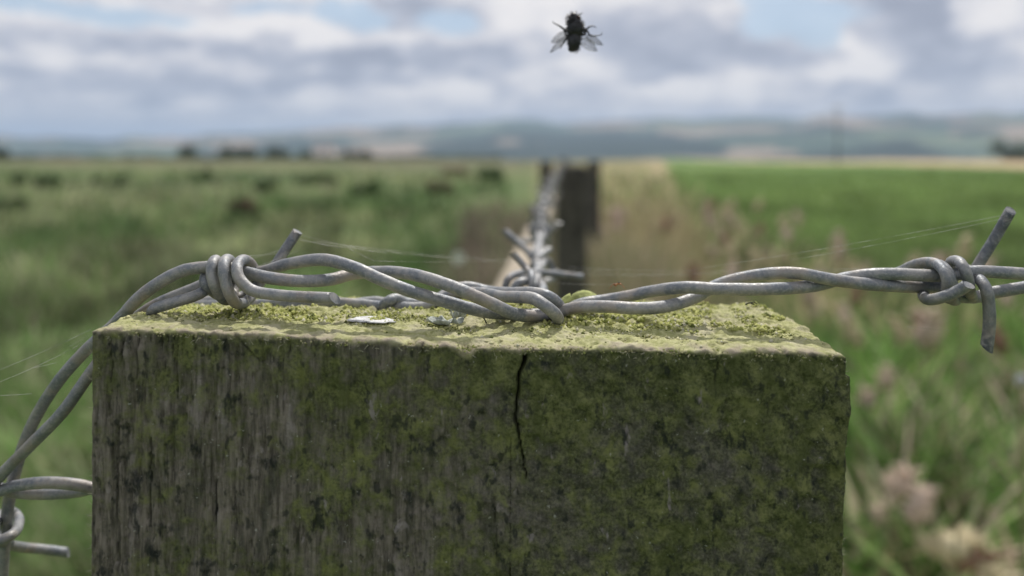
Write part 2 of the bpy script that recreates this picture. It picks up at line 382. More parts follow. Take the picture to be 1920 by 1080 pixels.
def build_post():
    nx, ny = 470, 110
    ts = np.concatenate([np.arange(0, .045, .00024), .045+np.geomspace(.0004, 1.30, 46)]); nz = len(ts)
    vs = []; 
    I, J = np.meshgrid(np.arange(nx+1), np.arange(ny+1), indexing='ij')
    faces = []; keys = []
    def face(i, j, k):      # 2-D integer arrays -> keys and quads
        kk = (i*(ny+1)+j)*nz+k; keys.append(kk.ravel()); b = sum(len(q) for q in keys[:-1])
        ii = np.arange(kk.size).reshape(kk.shape)+b
        return np.stack([ii[:-1, :-1], ii[1:, :-1], ii[1:, 1:], ii[:-1, 1:]], -1).reshape(-1, 4)
    faces.append(face(I, J, 0*I))                                                    # top
    I2, K2 = np.meshgrid(np.arange(nx+1), np.arange(nz), indexing='ij')
    faces.append(face(I2, 0*I2, K2)[:, ::-1]); faces.append(face(I2, 0*I2+ny, K2))   # front, back
    J3, K3 = np.meshgrid(np.arange(ny+1), np.arange(nz), indexing='ij')
    faces.append(face(0*J3, J3, K3)); faces.append(face(0*J3+nx, J3, K3)[:, ::-1])   # sides
    allk = np.concatenate(keys); uk, inv = np.unique(allk, return_inverse=True)
    q = np.concatenate([inv[f] for f in faces])
    k = uk % nz; ij = uk//nz; i = ij//(ny+1); j = ij % (ny+1)
    x = XL+(XR-XL)*i/nx; y = Y0+(Y1-Y0)*j/ny; t = ts[k]
    rr_ = .0007
    qx = np.clip(x, XL+rr_, XR-rr_); qy = np.clip(y, Y0+rr_, Y1-rr_); qt = np.maximum(t, rr_)
    d = np.stack([x-qx, y-qy, qt-t], 1); L = np.linalg.norm(d, axis=1); n = d/np.maximum(L, 1e-9)[:, None]
    x = qx+n[:, 0]*rr_; y = qy+n[:, 1]*rr_; dn = qt-n[:, 2]*rr_
    up = sst(n[:, 2], .35, .8)
    z = ztop(x, y)-dn*(1+0*x)
    # slight taper of the sawn post toward its foot, right side
    x = x-.02*np.maximum(dn-.001, 0)*(x > 0)*(dn < .05)-(dn >= .05)*(x > 0)*.02*.049
    mm = 1000.
    X_, Y_, Z_ = x*mm, y*mm, z*mm
    px = CX+x/y*F; py = HY-(z-H)/y*F
    front = sst(-n[:, 1], .3, .8)
    side = (1-up)
    disp = np.zeros(len(x))
    # top crust
    back = sst(y, .106, .114)
    disp += up*(.00030*fbm(X_*.25, Y_*.25, 0*X_, 1, 3)+.00016*fbm(X_*1.1, Y_*1.1, Z_*0, 2, 4)*(1+1.2*back))
    pit = sst(fbm(X_*.45, Y_*.7, 0*X_, 8, 3), .55, .95); disp -= up*.0005*pit
    # grain ridges on the sides: strong to the left, knotty to the right
    leftw = 1-sst(px, 500, 1000); gx_ = X_+.25*vn(X_*.3, Z_*.12, Y_*0, 77)
    gr = 1-np.abs(fbm(gx_*1.15, Y_*1.0, Z_*.07, 12, 3)); gr2 = 1-np.abs(fbm(gx_*2.3, Y_*2, Z_*.16, 13, 2))
    disp -= side*(.00026*leftw+.00003)*sst(gr, .82, 1.0)+side*(.00003+.00012*leftw)*sst(gr2, .86, 1.0)
    disp += side*.00012*fbm(gx_*.9, Y_*.9, Z_*.25, 14, 4)
    disp += side*(1-.7*leftw)*.00042*fbm(X_*.55+.4*Z_*.3, Y_*.4, Z_*.5, 15, 5, .6)
    disp += side*.00018*fbm(X_*.16, Y_*.2, Z_*.14, 16, 3)
    # worn hollow shapes under the rim in the middle left
    disp -= front*.0005*np.exp(-((px-640)/150)**2-((py-735)/30)**2)
    # gnarled front rim
    rimz = np.exp(-(dn/.0016)**2)*sst(-n[:, 1], .1, .6)
    disp += rimz*.00018*fbm(X_*.55, 0*X_, Z_*.5, 19, 3)
    z = z + np.exp(-(dn/.002)**2)*sst(Y0+.004-y, 0, .004)*.00015*fbm(X_*.35, 0*X_, 0*X_, 23, 4)
    ncut = np.exp(-((px-872)/20)**2)                     # the notch where moss spills over the rim
    z = z-ncut*sst(Y0+.0035-y, 0, .0035)*np.exp(-(dn/.004)**2)*.0007
    crack = np.zeros(len(x))
    CR = [([(984, 668), (975, 700), (970, 735), (967, 780), (972, 812), (977, 845), (983, 875), (987, 905), (989, 930)], 2.9, .5, .0022),
          ([(538, 628), (543, 655), (541, 672)], 2.2, 1.5, .0006), ([(437, 625), (470, 660), (500, 690)], 1.4, 1.2, .0004),
          ([(792, 640), (790, 668)], 3.0, 1.5, .0006), ([(232, 640), (228, 665), (230, 700)], 1.8, 1.2, .0006), ([(205, 632), (209, 690), (207, 760)], 1.5, 1, .0005),
          ([(258, 628), (255, 680), (259, 720)], 1.6, 1.2, .0005), ([(299, 628), (303, 665), (308, 700)], 1.6, 1.2, .0005), ([(325, 628), (322, 650), (326, 690)], 1.4, 1, .0004),
          ([(360, 632), (366, 662)], 1.4, 1, .0004), ([(391, 634), (388, 668)], 1.2, 1, .0004), ([(222, 800), (219, 900), (222, 1085)], 1.8, 1.8, .0006), ([(283, 820), (280, 930), (281, 1010)], 1.6, 1.5, .0005),
          ([(328, 780), (325, 860), (327, 900)], 1.5, 1.2, .0004), ([(404, 900), (405, 1085)], 1.6, 1.6, .0005), ([(1343, 655), (1345, 700), (1339, 745)], 1.4, 1, .0004), ([(927, 930), (932, 1085)], 1.4, 1.4, .0004),
          ([(622, 790), (624, 830)], 1.4, 1, .0004)]
    fm = (n[:, 1] < -.3)
    for pts, w0, w1, dp in CR:
        dd, tt = seg_dist(px+2.0*vn(py*.09, 0*py, 0*py, 3), py, pts); wd = (w0*(1-tt)+w1*tt)*1.0
        gmask = np.exp(-(dd/wd)**2)*fm*np.minimum(1, (1-tt)*5+.25); disp -= gmask*dp*(1-.6*tt); crack = np.maximum(crack, gmask*(1 if dp > .001 else .7))
    # splinter standing off the right edge
    rs = (n[:, 0] > -.2)*np.exp(-((py-745)/70)**4)*(px > 1560)
    ed = np.exp(-((px-1590)/3.0)**2)*rs; disp -= ed*.0008*fm; crack = np.maximum(crack, ed*.9*fm)
    x = x+np.exp(-((py-745)/75)**2)*sst(x, XR-.0008, XR)*.0007*(dn > .003)
    disp *= 1-.6*np.abs(n[:, 0])*side
    x = x+n[:, 0]*disp; y = y+n[:, 1]*disp; z = z+n[:, 2]*disp
    # drip of crust over the rim, uneven
    lip = .0002+.0003*vn(X_*.15, 0*X_, 0*X_, 51)+.00025*vn(X_*.9, 0*X_, 0*X_, 52)+.0008*ncut
    topm = np.maximum(up, sst(lip-dn, -.0005, .0006)*(n[:, 1] < .1))
    rim = np.exp(-((y-Y0)/.0022)**2)
    V = np.stack([x, y, z], 1)
    o = mesh_np('fence_post', V, [q], M_post, attrs={'top': topm, 'crack': crack, 'rim': rim})
    return o
post = build_post()
tag(post, 'large square wooden post top green with algae in the foreground', 'fence post')

# granular moss and lichen crust on the top
def build_moss():
    n = 15000; a = rng.random(n*3); b = rng.random(n*3)
    X = XL+.0008+(XR-XL-.0016)*a; Y = Y0+.0006+(Y1-Y0-.0009)*b
    den = .06+.94*sst(Y+.0025*vn(X*260, 0*X, 0*X, 73), .107, .112); den = den*sst(fbm(X*330, Y*330, 0*X, 71, 4), -.30, .25)
    keep = rng.random(n*3) < den; X, Y = X[keep][:n], Y[keep][:n]; k = len(X)
    s = (.00008+.00026*rng.random(k)**2)*(1+.6*np.clip(fbm(X*300, Y*300, 0*X, 72, 2), -.6, 1))*(1+.5*sst(Y, .108, .114))
    base = np.array([[1, 0, 0], [-1, 0, 0], [0, 1, 0], [0, -1, 0], [0, 0, .9], [0, 0, -.6]])
    F8 = np.array([[0, 2, 4], [2, 1, 4], [1, 3, 4], [3, 0, 4], [2, 0, 5], [1, 2, 5], [3, 1, 5], [0, 3, 5]])
    ang = rng.random(k)*6.28; ca, sa = np.cos(ang), np.sin(ang)
    v = base[None]*(s[:, None, None]*rng.uniform(.55, 1.35, (k, 6, 1)))
    vx = v[..., 0]*ca[:, None]-v[..., 1]*sa[:, None]; vy = v[..., 0]*sa[:, None]+v[..., 1]*ca[:, None]
    crust = .00030*fbm(X*250, Y*250, 0*X, 1, 3)+.00016*fbm(X*1100, Y*1100, 0*X, 2, 4)*(1+1.2*sst(Y, .106, .114))
    Z = ztop(X, Y)+crust
    V = np.stack([vx+X[:, None], vy+Y[:, None], v[..., 2]+Z[:, None]], -1).reshape(-1, 3)
    Fc = (F8[None]+(np.arange(k)*6)[:, None, None]).reshape(-1, 3)
    tone = rng.random(k)[:, None]; c = np.array([.26, .29, .07])*(1-tone)+np.array([.48, .48, .18])*tone; fr = (1-sst(Y, .106, .112))[:, None]; c = c*(1-fr)+np.array([.48, .46, .26])*fr*(.7+.5*tone)
    c = np.where(rng.random(k)[:, None] < .12, np.array([.52, .50, .36]), c); c = np.where(rng.random(k)[:, None] < .08, np.array([.11, .13, .03]), c)
    return mesh_np('moss', V, [Fc], tint_mat('moss_crumbs', .9, sc=900, var=.2), smooth=False, colors=np.repeat(c, 6, 0))
def build_rim():      # frayed wood ends and crumbs that break up the sawn front edge
    mb = MB()
    for i in range(1500):
        x = random.uniform(XL+.0008, XR-.0008); d = random.random()**1.5; y = Y0+.0001+.0011*d
        if mnoise.noise(Vector((x*260, 3, 1))) < -.25: continue
        z = float(ztop(np.array([x]), np.array([y]))[0])-.0002-(.0007*(1-d))*random.random(); r_ = random.uniform(.00006, .00020); t_ = random.random()
        col = (.40*t_+.20, .36*t_+.19, .22*t_+.10) if random.random() < .6 else (.26, .29, .09)
        vs = [(x+r_*random.uniform(.7, 1.5)*a, y+r_*b, z+r_*random.uniform(.6, 1.4)*c_) for a, b, c_ in ((1, 0, 0), (-1, 0, 0), (0, 1, 0), (0, -1, 0), (0, 0, 1), (0, 0, -1))]
        mb.add(vs, [(0, 2, 4), (2, 1, 4), (1, 3, 4), (3, 0, 4), (2, 0, 5), (1, 2, 5), (3, 1, 5), (0, 3, 5)], col)
    for i in range(260):   # fibres along the front edge and both upright corners
        if i < 120: x = random.uniform(XL, XR); p = Vector((x, Y0, float(ztop(np.array([x]), np.array([Y0]))[0])-random.uniform(.0004, .0015))); d = Vector((random.gauss(0, .5), -.5, random.gauss(.2, .5)))
        else:
            sg = -1 if i < 200 else 1; zz = random.uniform(.0015, .034); xs = XL if sg < 0 else XR-.02*min(zz, .03); p = Vector((xs-sg*.0001, Y0+random.uniform(.0002, .002), H-.0232-zz-(0 if sg < 0 else .0025))); d = Vector((sg*.8, -.3, random.gauss(.3, .9)))
        d = d.normalized()*random.uniform(.0003, .0009); tube(mb, [p, p+d*.5, p+d+Vector((0, 0, random.uniform(-.0002, .0003)))], [.00004, .00003, .000012], 4, col=(.42, .40, .30))
    return mb.build('wood_fibres', tint_mat('frayed_wood', .9, sc=900, var=.2), post, smooth=False)
tag(build_rim(), kind='stuff')
tag(build_moss(), 'dry yellow-green moss crumbs over the top of the near post', 'moss', kind='stuff')

# ------------------------------------------------------------ barbed wire
WR = .00091
def pp(pts): return [P(*p) for p in pts]
def wire(name, pts, parent, r=WR, cut=(0, 0), dirt=0.0, raw=False, label=None, tipdirt=(0, 0), n=10):
    path = catmull(pts if raw else pp(pts), n); mb = MB(); tube(mb, path, r, 16, cut[0], cut[1], wob=.035)
    o = mb.build(name, M_wire, parent); me = o.data
    at = me.attributes.new('dirt', 'FLOAT', 'POINT'); nn = len(path); vals = []
    for i in range(nn): 
        f = i/(nn-1); d = max(dirt, tipdirt[0]*max(0, 1-f/.22), tipdirt[1]*max(0, 1-(1-f)/.22)); vals += [d]*16
    vals += [tipdirt[0]]*16+[tipdirt[1]]*16
    at.data.foreach_set('value', vals)
    if label: o['label'] = label
    return o
A = empty('barbed_wire', P(985, 594, .115))
tag(A, 'twisted barbed wire running across the whole picture over the post top', 'barbed wire')
# hump strand on the left that becomes the right-hand lower wire
wire('line_wire', [(-70, 975, .124), (0, 893, .121), (60, 832, .118), (118, 772, .116), (165, 706, .1160), (203, 655, .1160), (240, 610, .1150), (290, 573, .1140), (350, 547, .1145), (410, 524, .1155), (465, 515, .1165), (500, 507, .1165),
      (540, 495, .115), (605, 487, .1125), (660, 500, .1105), (712, 523, .1095), (764, 544, .1095), (841, 567, .1105), (905, 584, .112), (950, 588, .1145), (1000, 590, .117), (1048, 584, .1165), (1085, 576, .1145), (1137, 575, .1125), (1190, 578, .111),
      (1245, 575, .1125), (1301, 559, .1150), (1348, 533, .1160), (1418, 516, .1150), (1489, 512, .1130), (1559, 524, .1120), (1629, 533, .1120), (1700, 537, .1130), (1766, 540, .1140), (1800, 556, .1150), (1835, 556, .1150), (1860, 549, .1150), (1925, 538, .1150), (2010, 522, .114)], A)
wire('line_wire', [(2, 1150, .130), (4, 1080, .129), (10, 1000, .128), (16, 945, .127), (30, 880, .1255), (50, 820, .1235), (74, 770, .1215), (112, 712, .1185), (160, 658, .1170), (200, 622, .1155), (230, 592, .1135), (262, 557, .1120), (305, 526, .1115), (345, 507, .1115), (385, 501, .1120), (420, 500, .1125), (458, 510, .1125),
      (511, 522, .1115), (568, 527, .1110), (620, 524, .1125), (660, 514, .1150), (707, 510, .1150), (745, 511, .1135), (784, 517, .1115), (830, 531, .1090), (867, 545, .1080), (919, 568, .1085), (960, 587, .1105), (985, 592, .1125), (1015, 592, .1150), (1048, 588, .118), (1090, 570, .1185), (1140, 562, .1185), (1180, 555, .1175),
      (1217, 547, .1160), (1282, 539, .1130), (1348, 542, .1115), (1442, 542, .1110), (1526, 536, .1135), (1583, 522, .1145), (1630, 515, .1130), (1676, 514, .1120), (1751, 517, .1120), (1790, 515, .1125), (1830, 509, .1120), (1880, 511, .1120), (1930, 515, .112), (2010, 527, .114)], A)
# left barb, two pieces wound together
lb = dict(cut=(.55, .6))
wire('barb', [(284, 580, .1098), (330, 566, .1098), (378, 549, .1115), (400, 525, .1150), (404, 498, .1160), (405, 488, .1130), (399, 494, .1100), (397, 515, .1090), (405, 540, .1090), (420, 561, .1110), (437, 552, .1160), (437, 512, .1175), (432, 490, .1150),
      (424, 487, .1120), (419, 500, .1088), (423, 528, .1080), (433, 556, .1082), (446, 569, .1110), (468, 560, .1160), (488, 530, .1185), (512, 503, .1190), (536, 467, .1200), (558, 434, .1215)], A, tipdirt=(.1, .75), cut=(.8, .5), r=.00080)
wire('barb', [(628, 559, .1062), (560, 556, .1066), (510, 552, .1070), (472, 544, .1072), (450, 524, .1075), (444, 503, .1085), (451, 489, .1110), (463, 489, .1145), (476, 505, .1175), (478, 530, .1190), (455, 555, .1185), (420, 556, .1160), (398, 545, .1125), (385, 530, .1115), (390, 512, .1140), (402, 500, .1165)], A, r=.00080, cut=(.8, 0))
# right barb
wire('barb', [(1815, 534, .1055), (1799, 544, .1062), (1771, 556, .1072), (1745, 562, .1090), (1732, 555, .1125), (1735, 530, .1165), (1742, 508, .1170), (1752, 497, .1150), (1766, 499, .1115), (1779, 515, .1095), (1783, 540, .1098), (1786, 562, .1125), (1800, 555, .1185), (1815, 530, .1205), (1832, 500, .1205), (1862, 452, .1195), (1895, 395, .1185)], A, r=.00080, cut=(.5, .6), dirt=.25, tipdirt=(.3, .9))
wire('barb', [(1660, 522, .1200), (1690, 508, .1190), (1716, 496, .1165), (1745, 492, .1135), (1763, 500, .1105), (1775, 520, .1085), (1776, 545, .1095), (1780, 560, .1130), (1786, 540, .1175), (1782, 508, .1180), (1783, 492, .1150), (1797, 490, .1115), (1808, 504, .1095), (1815, 524, .1095), (1818, 545, .1110), (1825, 560, .1160)], A, r=.00078, dirt=.15)
wire('barb', [(1795, 500, .1200), (1812, 505, .1180), (1832, 520, .1120), (1848, 540, .1090), (1854, 570, .1088), (1855, 610, .1090), (1850, 652, .1092)], A, r=.00083, cut=(0, .7), dirt=.3, tipdirt=(0, 1.0))
# barb at the lower left edge of the picture
wire('barb', [(128, 1036, .142), (90, 1031, .140), (40, 1026, .136), (8, 1018, .128), (-10, 1000, .124), (-4, 975, .128), (14, 958, .134), (30, 965, .136), (34, 985, .130), (20, 1004, .1225), (-4, 1012, .1215), (-30, 990, .122)], A, r=.00083, cut=(.8, 0))

B = empty('barbed_wire', P(1045, 590, .117))
tag(B, 'barbed wire running away along the fence to the horizon, bunched and blurred', 'barbed wire')
# tie ends lying along the back of the post and hooked over the first wire
wire('line_wire', [(262, 610, .132), (300, 582, .1300), (340, 573, .1290), (400, 572, .1275), (470, 572, .1255), (540, 568, .1240), (620, 568, .1230), (680, 571, .1225), (715, 574, .1220), (727, 566, .1215), (741, 561, .1225), (765, 569, .1235), (805, 566, .1240), (850, 552, .1235), (900, 549, .1220), (940, 556, .1180), (970, 557, .1140), (1000, 560, .1108), (1023, 574, .1095), (1040, 588, .1100),
      (1046, 598, .113), (1040, 596, .122), (1020, 575, .131), (1008, 560, .140), (1000, 545, .150), (1008, 520, .165), (1008, 490, .185), (1013, 462, .21), (1008, 440, .245), (1014, 418, .30), (1013, 398, .36), (1021, 377, .45), (1029, 358, .60), (1036, 342, .8), (1043, 327, 1.15), (1050, 313, 1.7), (1055, 305, 2.4), (1058, 300, 3.4), (1060, 297, 5), (1061, 294.5, 9)], B, n=12)
wire('line_wire', [(330, 590, .131), (370, 568, .1290), (430, 566, .1275), (490, 575, .1250), (560, 574, .1235), (640, 573, .1235), (705, 566, .1245), (745, 575, .1225), (800, 574, .1220), (845, 545, .1250), (875, 538, .1260), (915, 546, .1260), (955, 549, .1220), (997, 549, .1175), (1028, 556, .1155), (1046, 570, .1165), (1052, 585, .120), (1040, 585, .128), (1015, 560, .135), (1018, 540, .146), (998, 520, .162), (1018, 494, .182), (1003, 470, .205),
      (1018, 440, .24), (1006, 420, .30), (1021, 398, .36), (1014, 380, .45), (1034, 358, .60), (1031, 344, .8), (1046, 327, 1.15), (1047, 315, 1.7), (1056, 306, 2.4), (1056, 301, 3.4), (1061, 297.5, 5), (1060, 295, 9)], B, n=12)
# head-on barb right behind the post
wire('barb', [(962, 476, .150), (975, 490, .150), (989, 506, .149), (996, 515, .145), (996, 538, .143), (988, 556, .146)], B, r=.00066, cut=(.6, 0), dirt=.1)
wire('barb', [(1094, 520, .172), (1050, 515, .170), (1000, 511, .166), (970, 514, .160), (953, 524, .157), (948, 545, .156), (962, 565, .152), (985, 562, .148), (1002, 545, .146), (1000, 526, .148), (985, 523, .150), (975, 532, .149), (975, 560, .147)], B, r=.00078, cut=(.4, 0), dirt=.4)
wire('barb', [(962, 565, .145), (963, 545, .143), (970, 532, .143), (984, 528, .144), (1004, 528, .150), (1018, 538, .152), (1020, 560, .150)], B, r=.00078)
wire('barb', [(946, 433, .205), (966, 450, .203), (990, 472, .200), (1005, 490, .198), (1028, 490, .200), (1033, 510, .200), (1012, 520, .196), (1000, 505, .19)], B, r=.00085, cut=(.4, 0), dirt=.5)
wire('barb', [(1030, 468, .190), (1014, 480, .185), (1000, 497, .183), (995, 515, .186), (1015, 530, .19), (1036, 521, .195), (1044, 512, .2)], B, r=.0009)
# further barbs along the run
yb = .25; k = 0
Bp = [(.25, 1012, 437), (.30, 1010, 419), (.36, 1017, 398), (.45, 1018, 378), (.60, 1032, 358), (.8, 1034, 343), (1.15, 1045, 327), (1.7, 1049, 314), (2.4, 1056, 305)]
def on_run(Y): 
    return P(float(np.interp(Y, [b[0] for b in Bp], [b[1] for b in Bp])), float(np.interp(Y, [b[0] for b in Bp], [b[2] for b in Bp])), Y)
while yb < 2.35:
    c = on_run(yb); a0 = random.random()*6.28; L = .0055+random.random()*.004; pts = []
    for q in range(-1, 14):
        a = a0+q*math.pi/4; rr_ = .0024 if 0 <= q < 13 else L
        pts.append(c+Vector((math.cos(a)*rr_, (q-6)*.0006, math.sin(a)*rr_)))
    wire('barb', pts, B, raw=True, cut=(.5, .5), n=5)
    a0 += 1.7; pts = []
    for q in range(-1, 10):
        a = a0-q*math.pi/4; rr_ = .0026 if 0 <= q < 9 else L
        pts.append(c+Vector((math.cos(a)*rr_, .004+(q-4)*.0006, math.sin(a)*rr_)))
    wire('barb', pts, B, raw=True, cut=(.5, .5), n=5)
    yb += .085 + .01*random.random(); k += 1

Cw = empty('barbed_wire', P(80, 915, .122))
tag(Cw, 'short level length of twisted wire meeting the left side of the post', 'barbed wire')
wire('line_wire', [(-130, 902, .124), (-30, 926, .1225), (30, 911, .1215), (90, 905, .1205), (150, 910, .1215), (210, 924, .1235), (304, 914, .1230)], Cw)
wire('line_wire', [(-130, 935, .122), (-30, 913, .1240), (30, 923, .1240), (90, 926, .1230), (150, 921, .1240), (210, 908, .1220), (304, 922, .1225)], Cw)
# ------------------------------------------------------------ fence beyond
M_oldwood = simple('old_grey_brown_wood', (.06, .056, .045), .9, var=.5, sc=40, bump=.002)
M_rail = simple('pale_dry_wood', (.34, .285, .21), .85, var=.2, sc=40, bump=.001)
def far_post(px, Y, wpx, ytop, label, lean=0.0):
    c = P(px, ytop, Y); hw = wpx*Y/F/2; r0 = empty('fence_post', (c.x, Y, 0)); mb = MB(); segs = 16; rows = [(-.3, 1), (.3, 1.02), (.7, 1), (c.z-.02, .98), (c.z-.004, .93), (c.z, .80)]
    vs = []; n = 28
    for z, s in rows:
        for k in range(n):
            a = 2*math.pi*k/n; sq = (abs(math.cos(a))**6+abs(math.sin(a))**6)**(-1/6)
            rad_ = hw*s*min(sq, 1.35)*(1+.04*mnoise.noise(Vector((math.cos(a)*3, math.sin(a)*3, z*2+px))))
            vs.append((c.x+math.cos(a)*rad_+lean*z, Y+math.sin(a)*rad_, z))
    fs = [(i*n+k, i*n+(k+1) % n, (i+1)*n+(k+1) % n, (i+1)*n+k) for i in range(len(rows)-1) for k in range(n)]
    fs.append(tuple((len(rows)-1)*n+k for k in range(n))); mb.add(vs, fs); mb.build('shaft', M_oldwood, r0)
    # staple holding the wire
    s = MB(); zt = c.z-.004
    tube(s, catmull([Vector((c.x-.006+lean*zt, Y-.01, zt-.002)), Vector((c.x-.006+lean*zt, Y-.01, zt+.008)), Vector((c.x+lean*zt, Y-.01, zt+.011)), Vector((c.x+.006+lean*zt, Y-.01, zt+.008)), Vector((c.x+.006+lean*zt, Y-.01, zt-.002))], 6), .0015, 8)
    s.build('staple', M_wire, r0)
    return tag(r0, label, 'fence post', 'posts of the fence running to the horizon')
far_post(1071, 2.0, 58, 310, 'dark wooden post straight behind the near post, widest of the distant ones')
far_post(1024, 4.6, 24, 303, 'dark distant post to the left of the receding wire')
far_post(1113, 4.4, 24, 302, 'dark distant post to the right of the widest one')
far_post(1056, 7.5, 16, 297, 'narrow distant post at the far end of the receding wire')
# rail
mb = MB(); ra, rb = P(947, 560, .50), P(1032, 362, 1.93)
n = 12; vs = []
for q in range(n+1):
    c = ra.lerp(rb, q/n); hw = .0142*(1+.03*math.sin(q*1.7)); hh = .018
    ring = [(-hw, -hh), (-hw*1.02, 0), (-hw*.9, hh*.8), (-hw*.6, hh), (hw*.6, hh), (hw*.9, hh*.8), (hw*1.02, 0), (hw, -hh)]
    vs += [(c.x+a, c.y, c.z-hh+b) for a, b in ring]
k8 = 8; fs = [(i*k8+j, i*k8+(j+1) % k8, (i+1)*k8+(j+1) % k8, (i+1)*k8+j) for i in range(n) for j in range(k8)]; fs += [tuple(range(k8))[::-1], tuple(n*k8+j for j in range(k8))]
mb.add(vs, fs); rail = mb.build('fence_rail', M_rail, smooth=False, origin=tuple(ra)); tag(rail, 'pale bare wooden rail leading back beside the receding wire', 'fence rail')

# ------------------------------------------------------------ bits on the post top
def sit(px, py):     # where the line of sight meets the top surface
    lo = .1005
    for Y in np.linspace(.1005, .1305, 400):
        p = P(px, py, Y)
        if p.z <= float(ztop(np.array([p.x]), np.array([Y]))[0]): return p
    return P(px, py, .115)
def flake(name, px, py, w_, d_, hgt, m, seed, curl=.3, parent=None, lobes=7):
    c = sit(px, py); mb = MB(); rn = 10; sn = 44; vs = []
    zz = lambda X, Y: float(ztop(np.array([X]), np.array([Y]))[0])
    for side in (1, 0):
        for i in range(rn+1):
            f = i/rn
            for k in range(sn):
                a = 2*math.pi*k/sn; edge = 1+.28*mnoise.noise(Vector((math.cos(a)*2.2, math.sin(a)*2.2, seed)))+.10*math.sin(lobes*a+seed)*f+.12*mnoise.noise(Vector((math.cos(a)*7, math.sin(a)*7, seed)))
                X = c.x+math.cos(a)*w_*edge*f; Y = c.y+math.sin(a)*d_*edge*f
                h = hgt*(.5+1.0*mnoise.noise(Vector((X*1100, Y*1100, seed))))+curl*hgt*2.2*f**3*(.6+mnoise.noise(Vector((math.cos(a)*3, math.sin(a)*3, seed+5))))
                vs.append((X, Y, zz(X, Y)+.00015+max(h, 0)+side*.00012))
    o2 = (rn+1)*sn; fs = []
    for i in range(rn):
        for k in range(sn):
            k2 = (k+1) % sn; fs.append((i*sn+k, (i+1)*sn+k, (i+1)*sn+k2, i*sn+k2)); fs.append((o2+i*sn+k, o2+i*sn+k2, o2+(i+1)*sn+k2, o2+(i+1)*sn+k))
    for k in range(sn): k2 = (k+1) % sn; fs.append((rn*sn+k, o2+rn*sn+k, o2+rn*sn+k2, rn*sn+k2))
    mb.add(vs, fs); return mb.build(name, m, parent, origin=None if parent else tuple(c))
M_white = simple('white_lichen', (.62, .62, .62), .9, var=.3, sc=1300, bump=.0003)
M_greyl = simple('grey_green_lichen', (.40, .43, .39), .9, var=.4, sc=1000, bump=.0003)
M_ygl = simple('yellow_green_lichen', (.34, .37, .13), .9, var=.35, sc=900, bump=.0004)
M_yel = simple('yellow_lichen', (.50, .40, .06), .9, var=.3, sc=900)
f1 = flake('lichen_patch', 697, 603, .0034, .0019, .00009, M_white, 3.1, .0, lobes=3); tag(f1, 'flat white lichen patch on the left of the post top', 'lichen')
f2 = flake('lichen_flake', 832, 611, .0026, .0012, .00040, M_greyl, 8.7, .9, lobes=5); tag(f2, 'curled grey-green lichen flake near the front rim, right of the white patch', 'lichen')
f2b = flake('lichen_flake', 862, 603, .0012, .0006, .00070, M_greyl, 4.2, 1.0, lobes=3); tag(f2b, 'small upturned pale lichen flake beside the curled grey-green one', 'lichen')
f3 = flake('lichen_fleck', 869, 599, .0006, .0005, .0005, M_yel, 1.2, .4, lobes=3); tag(f3, 'tiny yellow lichen fleck in front of the crossing wires', 'lichen')
# crusty chunk leaning against the wire
def chunk(name, outline, Y, thick, m, label, seed):
    c = P(sum(p[0] for p in outline)/len(outline), sum(p[1] for p in outline)/len(outline), Y); mb = MB(); n = len(outline); vs = []; rings = 6; fs = []
    for sgn in (-1, 1):
        for i in range(rings+1):
            f = i/rings
            for q, (px, py) in enumerate(outline):
                e_ = P(px, py, Y); v = c.lerp(e_, f); b = thick*math.sqrt(max(0, 1-f*f*.96))*sgn
                nn = mnoise.noise(v*1400+Vector((seed, 0, 0)))*.00038
                vs.append((v.x+nn*.7, v.y+b+nn+.25*(v.z-c.z), v.z+nn*.7))
    o2 = (rings+1)*n
    for i in range(rings):
        for k in range(n):
            k2 = (k+1) % n; fs.append((i*n+k, i*n+k2, (i+1)*n+k2, (i+1)*n+k)); fs.append((o2+i*n+k, o2+(i+1)*n+k, o2+(i+1)*n+k2, o2+i*n+k2))
    for k in range(n): k2 = (k+1) % n; fs.append((rings*n+k, rings*n+k2, o2+rings*n+k2, o2+rings*n+k))
    mb.add(vs, fs); return tag(mb.build(name, m, origin=tuple(c)), label, 'lichen')
chunk('lichen_chunk', [(1066, 571), (1069, 560), (1074, 552), (1083, 548), (1094, 546), (1106, 547), (1113, 551), (1119, 552), (1121, 559), (1119, 568), (1110, 574), (1095, 577), (1078, 577)], .121, .0011, M_ygl, 'rough yellow-green lichen chunk standing behind the right-hand wires', 2)
chunk('lichen_chunk', [(1040, 572), (1050, 563), (1061, 553), (1070, 549), (1072, 558), (1071, 568), (1060, 574), (1048, 576), (1036, 577)], .119, .0007, M_ygl, 'small pointed lichen chunk left of the rough one by the bent wire', 5)
flk = flake('lichen_flake', 1048, 580, .0011, .0007, .0003, M_ygl, 6.6, .5, lobes=3); tag(flk, 'thin dark green flake lying under the pointed lichen chunk', 'lichen')
# tiny black twig in front of the crossing and one on the back edge
M_black = simple('black_twig', (.02, .02, .018), .8, var=.3, sc=900)
def twig(pxs, label):
    base = sit(*pxs[0]); mb = MB(); path = [base+Vector(((p[0]-pxs[0][0])*base.y/F, -.0004*i, -(p[1]-pxs[0][1])*base.y/F)) for i, p in enumerate(pxs)]
    tube(mb, catmull(path, 5), .00010, 8); mid = path[len(path)//2]
    tube(mb, [mid, mid+Vector((.0006, -.0002, .0002)), mid+Vector((.0010, -.0003, -.0001))], .00007, 6)
    return tag(mb.build('twig', M_black, origin=tuple(base)), label, 'twig')
twig([(912, 606), (910, 600), (907, 594), (901, 590)], 'tiny black twig in front of the crossing wires')
twig([(1398, 571), (1404, 567), (1411, 569)], 'tiny dark splinter on the back edge of the post, right side')

